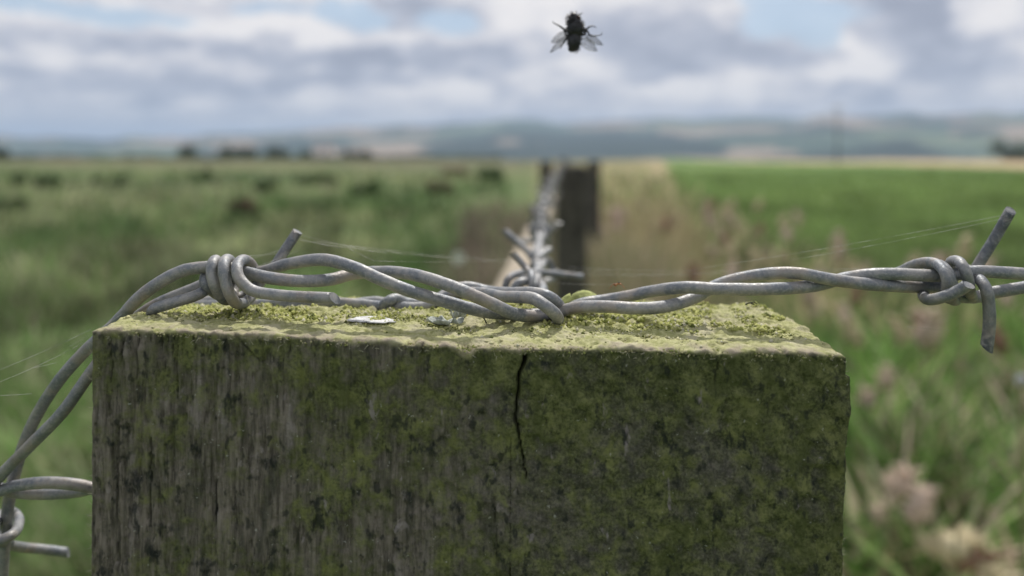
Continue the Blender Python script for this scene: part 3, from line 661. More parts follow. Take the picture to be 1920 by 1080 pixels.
# ------------------------------------------------------------ spider threads
def web_mat():
    m, t, b = mat('spider_silk'); b.inputs['Base Color'].default_value = (.75, .74, .70, 1); b.inputs['Roughness'].default_value = .35
    n = t.noise(t.new('ShaderNodeTexCoord').outputs['Object'], 260, 3); t.put(b.inputs['Alpha'], t.step(n, .38, .66, .12, .6)); return m
M_web = web_mat()
def threads(lines, label, r=.000024):
    o = P(*lines[0][0]); e = empty('spider_web', tuple(o))
    for ln in lines:
        pts = pp(ln[:3] if isinstance(ln[0], tuple) else ln)
        a, b = pts[0], pts[-1]; L = (b-a).length; path = []
        for i in range(25):
            f = i/24; q = a.lerp(b, f); q.z -= L*.007*4*f*(1-f); path.append(q)
        mb = MB(); tube(mb, path, r*random.uniform(.6, 1.15), 5); mb.build('thread', M_web, e)
    return tag(e, label, 'spider web')
threads([[(560, 440, .1215), (700, 472, .124)], [(560, 447, .1215), (640, 466, .12), ], [(640, 458, .122), (965, 489, .15)], [(590, 452, .121), (850, 484, .135)], [(700, 470, .124), (990, 492, .15)], [(560, 450, .1215), (725, 474, .123)], [(655, 466, .123), (700, 488, .115)],
         [(470, 485, .114), (545, 462, .12)], [(465, 480, .113), (530, 474, .12)], [(480, 500, .116), (560, 470, .121)], [(820, 533, .108), (950, 530, .15)], [(700, 489, .113), (960, 487, .15)]], 'fine silk strands from the left barb tip across to the middle barb')
threads([[(1010, 505, .15), (1740, 500, .115)], [(1060, 511, .16), (1400, 510, .12)], [(1100, 515, .17), (1660, 505, .115)], [(1300, 505, .12), (1888, 402, .1185)], [(1480, 488, .119), (1880, 410, .1185)], [(1160, 533, .118), (1040, 530, .14)], [(1030, 497, .16), (1220, 506, .125)]], 'long faint silk strands rising to the tall right barb')
threads([[(-10, 697, .108), (170, 618, .101)], [(-10, 720, .108), (100, 672, .104)], [(100, 672, .104), (160, 640, .101)], [(-10, 742, .11), (60, 738, .11)], [(130, 650, .103), (230, 588, .112)], [(60, 690, .106), (105, 680, .104)]], 'silk strands stretching left from the corner of the post')
threads([[(450, 515, .1065), (472, 583, .110)], [(512, 563, .106), (540, 548, .107)], [(636, 557, .106), (655, 545, .109)]], 'single silk strand hanging over the left coil to the moss', r=.000035)
threads([[(1848, 645, .109), (1826, 617, .110)], [(1700, 612, .116), (1780, 620, .114)]], 'short silk wisps beside the downward right barb')

# ------------------------------------------------------------ fly
def ellips(mb, c, r, rot=Matrix(), n=14, nz=.0, fr=1):
    vs = []; fs = []
    for i in range(n+1):
        th = math.pi*i/n
        for k in range(n*2):
            ph = math.pi*k/n; d = Vector((math.sin(th)*math.cos(ph), math.sin(th)*math.sin(ph), math.cos(th)))
            s = 1+nz*mnoise.noise(d*fr); vs.append(Vector(c)+rot @ Vector((d.x*r[0]*s, d.y*r[1]*s, d.z*r[2]*s)))
    m2 = n*2
    for i in range(n):
        for k in range(m2): fs.append((i*m2+k, (i+1)*m2+k, (i+1)*m2+(k+1) % m2, i*m2+(k+1) % m2))
    mb.add(vs, fs)
M_fly = simple('black_fly_body', (.012, .013, .016), .45, var=.4, sc=1500)
YF = .132
fly = empty('fly', tuple(P(1077, 62, YF))); tag(fly, 'black hairy fly hovering in the sky above the wire, legs and wings spread', 'fly')
FP = lambda x, y, d=0: P(x, y, YF+d)
mb = MB(); u = YF/F
tilt = Matrix.Rotation(R(6), 3, 'Y')
ellips(mb, FP(1075, 36), (9.5*u, 9*u, 12.5*u), tilt, nz=.12, fr=5)
ellips(mb, FP(1079, 53), (16.5*u, 13*u, 19*u), tilt, nz=.10, fr=6)
ellips(mb, FP(1077, 76), (12.5*u, 11*u, 21*u), tilt, nz=.10, fr=6)
ellips(mb, FP(1070, 92), (5*u, 5*u, 5*u), tilt)
body = mb.build('body', M_fly, fly); rm = body.modifiers.new('remesh', 'REMESH'); rm.mode = 'VOXEL'; rm.voxel_size = .00009; rm.use_smooth_shade = True
mb = MB()
for i in range(700):      # bristles
    th = random.random()*6.28; zt = random.uniform(-1, 1); cpt, rr3 = random.choice([(FP(1079, 52), (16, 12, 18)), (FP(1077, 76), (12, 10, 20)), (FP(1075, 36), (11.5, 8, 11))])
    d = Vector((math.cos(th)*math.sqrt(1-zt*zt), math.sin(th)*math.sqrt(1-zt*zt), zt)); p0 = cpt+Vector((d.x*rr3[0]*u*.95, d.y*rr3[1]*u*.95, d.z*rr3[2]*u*.95)); dd = (d+Vector((0, 0, -.5))).normalized()
    tube(mb, [p0, p0+dd*.00025, p0+dd*.0006], [.00005, .00004, .00001], 4)
mb.build('bristles', M_fly, fly)
for s in ((1070, 32), (1084, 33)):
    mb = MB(); ellips(mb, FP(*s, -.0003), (3.6*u, 3*u, 4.4*u), tilt, n=10); mb.build('eye', simple('compound_eye', (.05, .012, .01), .3, var=.2), fly)
legs = [[(1072, 55), (1062, 58), (1054, 52), (1046, 47), (1038, 43), (1036, 40)], [(1073, 60), (1063, 66), (1057, 56), (1054, 52)],
        [(1086, 56), (1096, 58), (1104, 51), (1112, 49), (1119, 52)], [(1086, 62), (1095, 65), (1100, 58), (1106, 66), (1118, 67), (1127, 65), (1129, 61)],
        [(1083, 40), (1083, 30), (1088, 27), (1092, 24)], [(1072, 66), (1062, 72), (1056, 82), (1050, 92)]]
for lg in legs:
    mb = MB(); path = catmull([FP(x, y, -.0004+.0002*i) for i, (x, y) in enumerate(lg)], 5); nn = len(path)
    tube(mb, path, [(.00024*(1-i/nn)**1.3+.00005) for i in range(nn)], 8); mb.build('leg', M_fly, fly)
def wing_mat():
    m, t, b = mat('clear_wing'); b.inputs['Base Color'].default_value = (.30, .30, .33, 1); b.inputs['Roughness'].default_value = .3
    n = t.noise(t.new('ShaderNodeTexCoord').outputs['Object'], 900, 3); t.put(b.inputs['Alpha'], t.step(n, .3, .7, .34, .52)); return m
M_wing = wing_mat()
def wing(root, tip, wd, name='wing'):
    mb = MB(); a = FP(*root); b = FP(*tip, .0012); ax = (b-a); L = ax.length; ax.normalize(); sd_ = ax.cross(Vector((0, 1, 0))).normalized(); vs = []; n = 14; w_ = wd*u
    for i in range(n+1):
        f = i/n; h = w_*math.sin(math.pi*min(1, f**.75))**.75+w_*.05
        for k in range(5):
            g_ = k/4-.5; p = a+ax*L*f+sd_*h*g_*2*.5+Vector((0, .0003*math.sin(6*g_)+.0003*f, 0)); vs.append(p)
    fs = [(i*5+k, i*5+k+1, (i+1)*5+k+1, (i+1)*5+k) for i in range(n) for k in range(4)]
    mb.add(vs, fs); o = mb.build(name, M_wing, fly)
    vm = MB()
    for g_ in (-.5, -.2, .12, .36):
        path = []
        for i in range(n+1): 
            f = i/n; h = w_*math.sin(math.pi*min(1, f**.75))**.75+w_*.05; path.append(a+ax*L*f+sd_*h*g_+Vector((0, .0003*math.sin(6*g_)+.0003*f-.00003, 0)))
        tube(vm, path, .00003, 5)
    v = vm.build('vein', M_fly, fly)
    v.parent = o; return o
wing((1066, 62), (1034, 79), 17); wing((1064, 68), (1032, 98), 12); wing((1089, 72), (1120, 95), 19); wing((1098, 66), (1131, 84), 14)

# tiny spider on its thread
sp = empty('spider', tuple(P(1157, 533, .118))); tag(sp, 'tiny orange-brown spider hanging on a thread above the right-hand wire', 'spider')
M_sp = simple('orange_spider', (.35, .15, .05), .5, var=.4, sc=2500); M_spd = simple('dark_spider', (.05, .03, .03), .4)
us = .118/F; mb = MB(); ellips(mb, P(1154, 534, .118), (3.4*us, 3*us, 2.8*us), n=10); ellips(mb, P(1159, 532, .118), (2.4*us, 2*us, 2*us), n=10); mb.build('body', M_sp, sp)
mb = MB(); ellips(mb, P(1160, 530, .1175), (1.4*us, 1.2*us, 1.4*us), n=8); mb.build('head', M_spd, sp)
for i in range(8):
    s = -1 if i % 2 else 1; q = i//2; mb = MB(); a = P(1157+s*2, 533, .118); b_ = a+Vector((s*(4+q)*us, -.0002, (2.5-q*1.2)*us)); c_ = b_+Vector((s*(3+q)*us, -.0001, -(4+q)*us))
    tube(mb, catmull([a, b_, c_], 4), .000035, 5); mb.build('leg', M_sp, sp)
# ------------------------------------------------------------ vegetation
M_grass = tint_mat('grass_blades', .65, .35, sc=2.0, var=.3)
def blades(name, X, Y, hts, wid, cols, label, cat, lean=.35, zoff=None):
    k = len(X); Z = terrain_h(X, Y)-.01
    if zoff is not None: Z = Z+zoff
    ang = rng.random(k)*6.283; la = rng.random(k)*6.283; ln = hts*lean*rng.uniform(.2, 1.6, k)
    dx, dy = np.cos(ang)*wid/2, np.sin(ang)*wid/2; lx, ly = np.cos(la)*ln, np.sin(la)*ln
    v = np.empty((k, 7, 3))
    for r_, (f, b, wd) in enumerate(((0, 0, .8), (.45, .25, 1), (.8, .65, .7))):
        hz = Z+hts*f
        v[:, r_*2] = np.stack([X+lx*b-dx*wd, Y+ly*b-dy*wd, hz], 1); v[:, r_*2+1] = np.stack([X+lx*b+dx*wd, Y+ly*b+dy*wd, hz], 1)
    v[:, 6] = np.stack([X+lx, Y+ly, Z+hts*.97], 1)
    b = (np.arange(k)*7)[:, None]
    q = np.concatenate([b+np.array([[0, 1, 3, 2]]), b+np.array([[2, 3, 5, 4]])]); t = b+np.array([[4, 5, 6]])
    o = mesh_np(name, v.reshape(-1, 3), [q, t], M_grass, smooth=False, colors=np.repeat(cols, 7, 0))
    return tag(o, label, cat, kind='stuff')
def pal(k, cols, wts, jit=.25):
    c = np.array(cols)[rng.choice(len(cols), k, p=np.array(wts)/sum(wts))]; return c*rng.uniform(1-jit, 1+jit, (k, 1))
def pick(px0, px1, Ya, Yb, k, pw=1.0):
    f = rng.random(k); Y = (Ya**-pw*(1-f)+Yb**-pw*f)**(-1/pw); px = rng.uniform(px0, px1, k); return (px-CX)*Y/F, Y
# left pasture
k = 80000; X, Y = pick(-160, 1060, 1.7, 45, k, .8); m_ = X < -.05+.0*Y; X, Y = X[m_], Y[m_]; k = len(X)
cl_ = fbm(X*2.2, Y*1.2, 0*X, 91, 5, .75); cl2 = fbm(X*.3, Y*.12, 0*X, 92, 3)
keep = rng.random(k) < np.clip(.75+.9*cl_, .12, 1); X, Y, cl_, cl2 = X[keep], Y[keep], cl_[keep], cl2[keep]; k = len(X)
nearl = 1-sst(Y, 4, 9)
col = pal(k, [(.165, .22, .085), (.22, .255, .13), (.28, .27, .17), (.105, .15, .06)], [4, 3, 1.6, 2])
col = np.where((cl_*.7+cl2 > .35)[:, None], pal(k, [(.36, .35, .23), (.28, .31, .17), (.20, .26, .11)], [1, 1.4, 1]), col); col = np.where((cl_-cl2 > .55)[:, None], pal(k, [(.09, .155, .055), (.12, .19, .07)], [1, 1]), col)
col = np.where((rng.random(k) < nearl*.6)[:, None], pal(k, [(.17, .31, .08), (.24, .36, .13), (.33, .36, .19)], [2, 1.5, 1]), col)
col = col*np.clip(1+.6*fbm(X*1.4+7, Y*.5, 0*X, 93, 5, .75), .35, 1.8)[:, None]
blades('pasture_grass', X, Y, rng.uniform(.08, .26, k)*(1+.5*np.clip(cl_, -.6, 1))*(1+.012*Y), .006*(1+Y*.22), col, 'rough tussocky pasture grass left of the fence', 'grass', .5)
# right verge, tall and dry
k = 80000; X, Y = pick(1030, 2100, 1.6, 40, k, .8); m_ = (X > .12+.03*Y) & (X < crop_x0(Y)+.4*rng.normal(size=k)); X, Y = X[m_], Y[m_]; k = len(X)
cl_ = fbm(X*4.5, Y*3, 0*X, 95, 4, .7); keep = rng.random(k) < np.clip(.7+1.0*cl_, .08, 1); X, Y, cl_ = X[keep], Y[keep], cl_[keep]; k = len(X); near = 1-sst(Y, 2.6, 5)
col = pal(k, [(.52, .44, .28), (.36, .33, .19), (.22, .29, .11), (.17, .24, .09)], [3, 2.0, 2.6, 2])
gcol = pal(k, [(.17, .34, .07), (.23, .40, .10), (.34, .36, .16), (.09, .18, .05)], [3, 3, 1.2, 2]); gm = rng.random(k) < np.clip(near*.75+.55*cl_*near, 0, .95)
col = np.where(gm[:, None], gcol, col)
brown = (cl_ < -.55) & (rng.random(k) < .7); col = np.where(brown[:, None], pal(k, [(.21, .15, .10), (.28, .20, .14)], [1, 1]), col)
col = col*np.clip(1+.75*fbm(X*5+3, Y*2.2, 0*X, 98, 3, .7), .35, 1.9)[:, None]
hh = rng.uniform(.14, .42, k)*(1+.45*np.clip(cl_, -.7, 1))
blades('verge_grass', X, Y, hh, .0075*rng.uniform(.5, 1.8, k)*(1+Y*.16), col, 'tall dry and green grass strip between fence and crop', 'grass', .45)
k = 1500; X, Y = pick(1560, 2000, 1.5, 3.0, k, .8); cl_ = fbm(X*6, Y*4, 0*X, 99, 2)
col = pal(k, [(.28, .38, .15), (.20, .31, .10), (.50, .44, .32), (.44, .35, .27)], [2, 1.5, 2.0, 1.6])*np.clip(1+.7*cl_, .5, 1.6)[:, None]
blades('broad_grass', X, Y, rng.uniform(.25, .55, k), rng.uniform(.012, .028, k), col, 'broad pale and bright green blades low at the right of the post', 'grass', .7)
k = 900; X, Y = pick(-80, 400, 1.6, 3.4, k, .8)
blades('broad_grass', X, Y, rng.uniform(.15, .35, k), rng.uniform(.015, .030, k), pal(k, [(.27, .42, .13), (.20, .33, .09), (.42, .42, .26)], [2, 2, 1.3]), 'broad pale and bright green blades low at the left of the post', 'grass', .8)
# brown dead weeds tight along the fence, left side
k = 9000; X, Y = pick(870, 1030, 2.6, 14, k, .8); cl_ = fbm(X*5, Y*2, 0*X, 97, 3, .7); keep = rng.random(k) < np.clip(.6+cl_, .1, 1); X, Y, cl_ = X[keep], Y[keep], cl_[keep]; k = len(X)
blades('dead_weeds', X, Y, rng.uniform(.3, .75, k)*(1-.35*sst(Y, 5, 12)), .007*(1+Y*.2), pal(k, [(.18, .15, .115), (.25, .18, .16), (.16, .19, .09), (.09, .085, .055)], [3, 2, 3, 2])*np.clip(1+1.0*cl_, .4, 1.7)[:, None], 'brown dead weeds along the left foot of the fence', 'weeds', .3)
k = 7000; X, Y = pick(1070, 1290, 3.0, 16, k, .8); 
blades('dead_weeds', X, Y, rng.uniform(.3, .80, k)*(1-.3*sst(Y, 5, 12)), .007*(1+Y*.2), pal(k, [(.44, .37, .22), (.30, .24, .15), (.22, .28, .10), (.52, .43, .27)], [3, 2, 2, 2]), 'tan dead stalks along the right foot of the fence', 'weeds', .3)
k = 5000; X = .40+.10*rng.normal(size=k); Y = rng.uniform(2.3, 3.6, k)
blades('dead_weeds', X, Y, rng.uniform(.45, .92, k), .012+0*X, pal(k, [(.40, .34, .23), (.28, .25, .16), (.20, .24, .10)], [3, 2, 2]), 'tall reddish dead stalks in front of the right-hand distant post', 'weeds', .16)
# crop
k = 45000; X, Y = pick(1150, 2100, 5, 60, k, .7); m_ = (X > crop_x0(Y)+.1*rng.normal(size=k)) & (X < 50-.1*Y); X, Y = X[m_], Y[m_]; k = len(X)
blades('crop', X, Y, rng.uniform(.10, .2, k), .009*(1+Y*.2), pal(k, [(.20, .285, .095), (.26, .34, .14), (.17, .25, .08)], [2, 1, 2], .15)*np.clip(1+.3*fbm(X*.8, Y*.25, 0*X, 88, 4, .6), .6, 1.4)[:, None], 'even bright green crop filling the field on the right', 'crop', .4)

# countable seed heads and stalks
def seed_stem(x, y, h, hl, hr, lean, col, parent_name='seed_stalk', bend=0.0):
    z0 = gz1(x, y)-.02; e = empty(parent_name, (x, y, z0)); mb = MB()
    pts = [Vector((x, y, z0)), Vector((x+lean*.3*h, y, z0+h*.5)), Vector((x+lean*h, y, z0+h)), Vector((x+lean*h+hl*(lean+bend), y, z0+h+hl*(1-bend)))]
    pth = catmull(pts, 6); tube(mb, pth[:13], .0016, 6); mb.build('stem', M_stem, e)
    mb = MB(); hp = pth[12:]; n = len(hp)
    tube(mb, hp, [hr*(.35+math.sin(math.pi*min(.97, (i+.35)/n))*.8) for i in range(n)], 10)
    for q in range(26):
        p = random.choice(hp); a = random.random()*6.28; d = Vector((math.cos(a), math.sin(a), .8)).normalized(); tube(mb, [p, p+d*hr*1.2, p+d*hr*2.0], [hr*.30, hr*.26, hr*.06], 5)
    mb.build('seed_head', col, e); return e
M_stem = simple('dry_stem', (.22, .21, .10), .8, var=.3, sc=20)
M_seed = [simple('pinkish_seed_head', (.52, .41, .32), .9, var=.25, sc=60), simple('tan_seed_head', (.52, .45, .28), .9, var=.25, sc=60), simple('rusty_seed_head', (.25, .15, .10), .9, var=.3, sc=60)]
def stem_at(px, py, Y, mi, hl, hr, lean, label, bend=0.0):
    p = P(px, py, Y); z0 = gz1(p.x, Y); h = max(.1, p.z-z0-hl*.5); e = seed_stem(p.x-lean*h, Y, h, hl, hr, lean, M_seed[mi], bend=bend)
    return tag(e, label, 'seed stalk', 'seed heads in the verge grass')
for a in [(1672, 880, 1.55, 0, .075, .018, .05, 'drooping pink-tan seed head close to the right side of the post', .4), (1715, 925, 1.5, 0, .08, .019, -.06, 'thick pink-tan seed head, lowest of the pair beside the post', .3),
          (1640, 935, 1.7, 0, .07, .017, -.12, 'leaning pale seed head at the right edge of the post, low down', .5), (1750, 985, 1.45, 1, .07, .022, .18, 'arched tan seed head low on the right', .8), (1790, 1010, 1.45, 2, .07, .02, .1, 'rust-tinged seed head beside the arched tan one', .8),
          (1808, 440, 1.0, 1, .026, .0065, .02, 'small pale seed head alone against the green crop left of the tall barb', 0), (1808, 850, 2.2, 1, .10, .012, .15, 'slim curved straw head under the downward barb', .7), (1895, 830, 2.0, 1, .12, .014, .1, 'tall straw-coloured head near the right picture edge', .2),
          (1300, 508, 2.2, 2, .05, .014, 0, 'rust-brown seed head above the middle of the right wire', 0), (1660, 700, 2.4, 0, .06, .02, .02, 'blurred pink seed head level with the downward barb tip', .1), (1625, 735, 2.2, 0, .05, .02, -.05, 'blurred pink seed head touching the right edge of the post', .2),
          (1850, 1075, 1.4, 1, .05, .014, .1, 'pale seed head at the bottom edge of the picture', .1), (1215, 545, 2.5, 0, .04, .015, 0, 'small pinkish head just above the right wire beside the spider', 0)]: stem_at(*a)
protos = []
for mi in range(3):
    protos.append(tag(seed_stem(.9+mi*.35, 2.9+mi*.4, .5, .10, .020, .08, M_seed[mi], bend=.3), ['blurred pinkish seed head among the verge grass', 'blurred straw-yellow seed head among the verge grass', 'blurred rusty seed head among the verge grass'][mi], 'seed stalk', ['scattered pinkish seed heads', 'scattered straw-yellow seed heads', 'scattered rusty seed heads'][mi]))
for i in range(110):
    px = random.uniform(1120, 1940); Y = random.uniform(2.2, 8); X = (px-CX)*Y/F
    if X > crop_x0(Y)+.2: X = random.uniform(.3, 2.2)
    if X < .2: continue
    src = random.choice([protos[0], protos[0], protos[1], protos[1], protos[0], protos[1], protos[2]]); c = src.copy(); C.objects.link(c); c.location = (X, Y, gz1(X, Y)-.02); c.rotation_euler.z = random.random()*6.28; c.scale = (1, 1, 1)
    q_ = random.uniform(.75, 1.35); c.scale = (q_, q_, q_)
    for ch in src.children: d = ch.copy(); C.objects.link(d); d.parent = c
# dock and dark leafy plants
M_leaf = tint_mat('broad_leaves', .6, .3, sc=8, var=.3)
def leafy(name, x, y, h, sp, nl, ls, cols, label, cat, group=None, stem=True, rise=.25):
    z0 = gz1(x, y); e = empty(name, (x, y, z0)); mb = MB(); 
    lumps = [(Vector((x+random.uniform(-.6, .6)*sp, y+random.uniform(-.6, .6)*sp, z0+h*random.uniform(rise, .85))), random.uniform(.35, .6)*min(sp, h)) for _ in range(8)]
    for i in range(nl):
        c, r = random.choice(lumps); d = Vector((random.gauss(0, 1), random.gauss(0, 1), random.gauss(0, 1))).normalized()*r*random.random()**.4; p = c+d
        if p.z < z0: continue
        a = Vector((random.gauss(0, 1), random.gauss(0, 1), random.gauss(.3, .6))).normalized(); b = a.cross(Vector((random.gauss(0, 1), random.gauss(0, 1), random.gauss(0, 1)))).normalized(); s = ls*random.uniform(.6, 1.3)
        col = random.choice(cols); j = random.uniform(.75, 1.25); mb.add([p-a*s, p+b*s*.45, p+a*s, p-b*s*.45], [(0, 1, 2, 3)], tuple(q*j for q in col))
    mb.build('crown' if cat == 'tree' else 'foliage', M_leaf, e, smooth=False)
    if stem:
        sb = MB()
        for c, r in lumps: tube(sb, catmull([Vector((x, y, z0-.05)), Vector(((x+c.x)/2, (y+c.y)/2, z0+(c.z-z0)*.6)), c], 4), [max(.006, h*.03)*(1-.07*i) for i in range(9)], 6)
        sb.build('trunk' if cat == 'tree' else 'stem', simple('bark', (.06, .05, .04), .9, sc=8), e)
    return tag(e, label, cat, group)
DG = [(.12, .18, .08), (.09, .14, .06), (.16, .21, .09)]
BR = [(.17, .11, .085), (.21, .14, .10), (.12, .12, .06)]
for (px, Y, h, s, c, lb_) in [(1480, 3.3, .34, .16, BR, 'brown dock clump below the middle of the right wire'), (1730, 2.6, .42, .20, BR, 'brown withered dock clump right of the post'), (1700, 3.4, .36, .2, DG, 'dark leafy clump behind the brown dock clump'), (1900, 2.3, .40, .12, DG, 'dark green clump at the right picture edge'),
                              (1840, 2.9, .4, .14, BR, 'brown stalky clump below the right barb'), (1390, 5.0, .4, .2, DG, 'dark green clump in the dry verge right of the fence')]:
    leafy('dock_plant', (px-CX)*Y/F, Y, h, s, 420, .022, c, lb_, 'plant', 'weeds in the verge')
# bushes over the left pasture
bush = [(90, 27, .42, 1.6, 'dark bush farthest left in the pasture'), (215, 28, .5, 1.3, 'dark bush beside the farthest left one'), (372, 34, .45, 1.0, 'small dark bush left of the middle of the pasture'), (600, 29, .42, 1.2, 'wide low green bush below the pale house'), (690, 22.5, .32, .55, 'round dark bush right of the wide low one'),
        (830, 23, .3, .5, 'small brownish bush nearest the fence on the left'), (918, 32, .6, .7, 'upright dark bush left of the fence line'), (850, 40, .4, .9, 'low dark bush behind the brownish one'), (460, 14.0, .25, .35, 'low brown tussock in the middle of the pasture'), (505, 25, .4, .6, 'faint low bush in the middle pasture'),
        (20, 16, .2, .4, 'low green tussock at the left picture edge')]
for px, Y, h, s, lb_ in bush:
    leafy('bush', (px-CX)*Y/F, Y, h, s, 1500, .05+.0012*Y, (BR if 'brown' in lb_ else DG), lb_, 'bush', 'bushes scattered over the pasture', rise=.1)
# far trees past the brow
trees = [(348, 170, 272, 6, 'single tall dark tree on the skyline at left'), (430, 180, 279, 6, 'left tree of the dark group near the pale house'), (465, 185, 281, 6, 'middle tree of the dark group near the pale house'), (520, 180, 277, 8, 'broadest tree of the dark group near the pale house'), (-6, 150, 280, 5, 'tree cut by the left picture edge'), (8, 140, 288, 3, 'small tree inside the left picture edge'),
         (575, 200, 286, 3, 'small dark tree just left of the pale house'), (685, 190, 283, 6, 'dark tree right of the pale house'), (655, 196, 286, 4, 'low tree between the pale house and the darker tree'), (1890, 210, 264, 7, 'dark tree near the right picture edge'), (1915, 215, 268, 7, 'dark tree cut by the right picture edge'), (240, 150, 291, 4, 'low tree at the right end of the pale field')]
for px, Y, yt, s, lb_ in trees:
    x = (px-CX)*Y/F; z0 = gz1(x, Y); h = H-(yt-HY)*Y/F-z0; leafy('tree', x, Y, h, min(s*.8, h), 1300, .35, [(.10, .14, .11), (.13, .16, .11), (.08, .11, .09)], lb_, 'tree', 'trees beyond the pasture', rise=.12)
# hedge lines on the right
for (pa, pb, Y, hh_, lb_) in [(-80, 330, 150, 1.6, 'low uneven hedge below the pale field at left'), (330, 940, 158, 1.8, 'low uneven hedge on the brow of the pasture, below the pale house'), (1450, 1720, 620, 8, 'long dark hedge crossing the slope behind the tan field'), (1560, 1900, 760, 9, 'second dark tree belt above the hedge on the right')]:
    mb = MB(); n = 2600; xm = ((pa+pb)/2-CX)*Y/F; z00 = gz1(xm, Y)
    for i in range(n):
        px = random.uniform(pa, pb); yy = Y+random.uniform(-6, 6)+(px-pa)*.1; x = (px-CX)*yy/F; z = gz1(x, yy) if i % 8 == 0 else z
        hl = hh_*(.6+.4*mnoise.noise(Vector((px*.03, 0, Y)))); p = Vector((x, yy, z+random.random()*hl)); a = Vector((random.gauss(0, 1), random.gauss(0, 1), random.gauss(0, 1))).normalized(); b = a.orthogonal().normalized(); s = .25+hh_*.13
        j = random.uniform(.7, 1.3); mb.add([p-a*s, p+b*s*.6, p+a*s, p-b*s*.6], [(0, 1, 2, 3)], (.10*j, .13*j, .09*j))
    h_ = mb.build('hedge', M_leaf, smooth=False, origin=(xm, Y, z00)); tag(h_, lb_, 'hedge')
# pale house among the trees
def house(px, Y, w_, h_, d_, label):
    x = (px-CX)*Y/F; z0 = gz1(x, Y); zt = H+(HY-268)*Y/F; z0 = zt-h_-2.2; e = empty('house', (x, Y, z0)); W = simple('cream_render', (.92, .82, .79), .8, var=.05, sc=.5)
    def box(a, b, m, name, parent): 
        mb = MB(); vs = [(i, j, k) for k in (a[2], b[2]) for j in (a[1], b[1]) for i in (a[0], b[0])]
        mb.add([(x+v[0], Y+v[1], z0+v[2]) for v in vs], [(0, 1, 3, 2)[::-1], (4, 5, 7, 6), (0, 1, 5, 4), (2, 3, 7, 6)[::-1], (0, 2, 6, 4)[::-1], (1, 3, 7, 5)])
        o = mb.build(name, m, e, smooth=False)
        if parent is not None: o.parent = parent
        return o
    wl = box((-w_/2, 0, -6), (w_/2, d_, h_), W, 'wall', None)
    mb = MB(); o_ = .3
    mb.add([(x-w_/2-o_, Y-o_, z0+h_-.1), (x+w_/2+o_, Y-o_, z0+h_-.1), (x+w_/2+o_, Y+d_+o_, z0+h_-.1), (x-w_/2-o_, Y+d_+o_, z0+h_-.1), (x-w_/2-o_, Y+d_/2, z0+h_+2.1), (x+w_/2+o_, Y+d_/2, z0+h_+2.1)], [(0, 1, 5, 4), (2, 3, 4, 5), (0, 4, 3), (1, 2, 5), (0, 3, 2, 1)])
    rf = mb.build('roof', simple('grey_slate', (.16, .15, .17), .8, var=.2, sc=1), e, smooth=False)
    box((-w_/2+.3, d_/2-.4, h_+1.2), (-w_/2+1.1, d_/2+.4, h_+3.0), W, 'chimney', rf)
    gl = simple('dark_window', (.03, .035, .04), .2)
    for wx in (-w_*.3, w_*.3): 
        for wz in (1.0, 3.4): box((wx-.5, -.03, wz), (wx+.5, .04, wz+1.1), gl, 'window', None)
    box((-.5, -.03, 0), (.5, .04, 2.0), gl, 'door', None)
    return tag(e, label, 'house')
house(605, 420, 11, 6.2, 6, 'pale pinkish-white house far off among trees at left')
# pole
xp, yp = (1570-CX)*85/F, 85; z0 = gz1(xp, yp); pe = empty('utility_pole', (xp, yp, z0)); mb = MB(); zt = H+(HY-198)*85/F
tube(mb, [Vector((xp, yp, z0-.5)), Vector((xp, yp, zt/2)), Vector((xp, yp, zt))], [.08, .07, .06], 12); mb.build('pole', M_oldwood, pe)
mb = MB(); tube(mb, [Vector((xp-.7, yp-.12, zt-.3)), Vector((xp+.7, yp-.12, zt-.3))], .05, 8); mb.build('crossarm', M_oldwood, pe)
for s in (-.6, 0, .6): mb = MB(); tube(mb, [Vector((xp+s, yp-.12, zt-.26)), Vector((xp+s, yp-.12, zt-.18)), Vector((xp+s, yp-.12, zt-.12))], [.03, .045, .02], 8); mb.build('insulator', M_white, pe)
tag(pe, 'thin wooden pole far off above the green crop at right', 'utility pole')
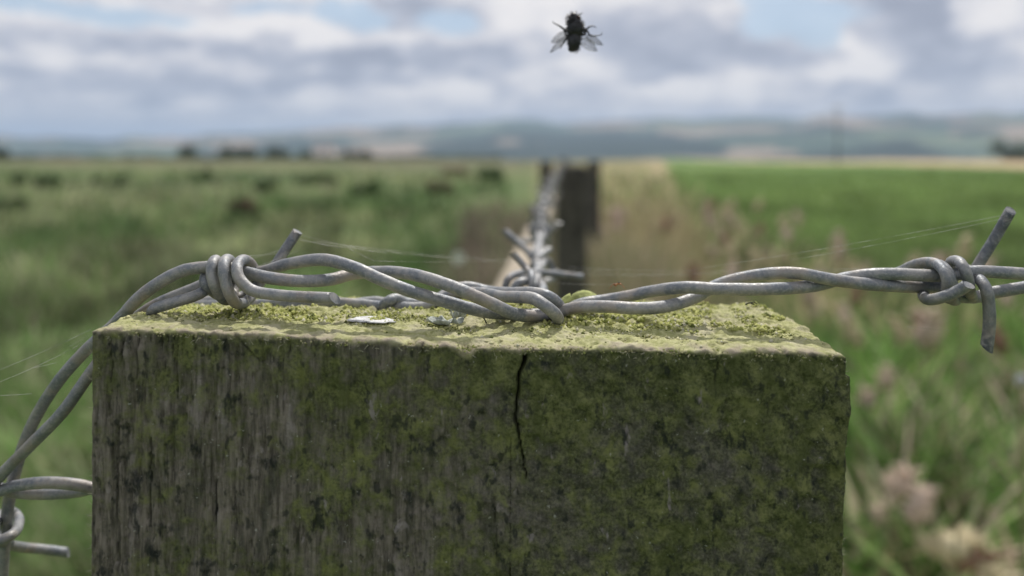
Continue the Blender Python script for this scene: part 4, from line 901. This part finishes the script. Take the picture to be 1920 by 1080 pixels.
# small pale flowers
M_fl = simple('pale_petals', (.70, .72, .82), .7, var=.1, sc=50)
def flower(px, py, Y, s, m, label):
    p = P(px, py, Y); z0 = gz1(p.x, Y); e = empty('flower', (p.x, Y, z0)); mb = MB(); tube(mb, catmull([Vector((p.x, Y, z0)), Vector((p.x+.01, Y, (z0+p.z)/2)), p], 5), .0018, 6); mb.build('stem', M_stem, e)
    for k in range(6):
        a = k*math.pi/3; d = Vector((math.cos(a), .35*math.sin(a)*0-.3, math.sin(a))).normalized(); t_ = d.cross(Vector((0, 1, 0))).normalized(); mb = MB()
        mb.add([p, p+d*s*.5+t_*s*.3, p+d*s+Vector((0, .1*s, 0)), p+d*s*.5-t_*s*.3, p+d*s*.5+Vector((0, -.12*s, 0))], [(0, 1, 4), (1, 2, 4), (2, 3, 4), (3, 0, 4)]); mb.build('petal', m, e)
    mb = MB(); ellips(mb, p, (s*.22,)*3, n=6); mb.build('flower_centre', M_seed[1], e); return tag(e, label, 'flower')
flower(1913, 710, .55, .0055, M_fl, 'small bluish-white flower at the right picture edge')
flower(860, 483, 2.6, .026, simple('white_petals', (.72, .78, .66), .7, var=.08, sc=50), 'single whitish flower in the pasture left of the middle barb')

# ------------------------------------------------------------ haze
mb = MB(); S = 9500; z0, z1 = -110, 330
vs = [(i, j, k) for k in (z0, z1) for j in (-S, S) for i in (-S, S)]
mb.add(vs, [(0, 2, 3, 1), (4, 5, 7, 6), (0, 1, 5, 4), (2, 6, 7, 3), (0, 4, 6, 2), (1, 3, 7, 5)])
hm = bpy.data.materials.new('haze_air'); hm.use_nodes = True; ht = NT(hm.node_tree); ht.n.clear()
ho = ht.new('ShaderNodeOutputMaterial'); pv = ht.new('ShaderNodeVolumePrincipled'); pv.inputs['Density'].default_value = .00016; pv.inputs['Color'].default_value = (.58, .76, 1.0, 1); pv.inputs['Anisotropy'].default_value = 0.0
ht.l.new(pv.outputs[0], ho.inputs['Volume'])
hz = mb.build('haze', hm, smooth=False); tag(hz, 'thin bluish haze over the whole valley', 'haze', kind='stuff')
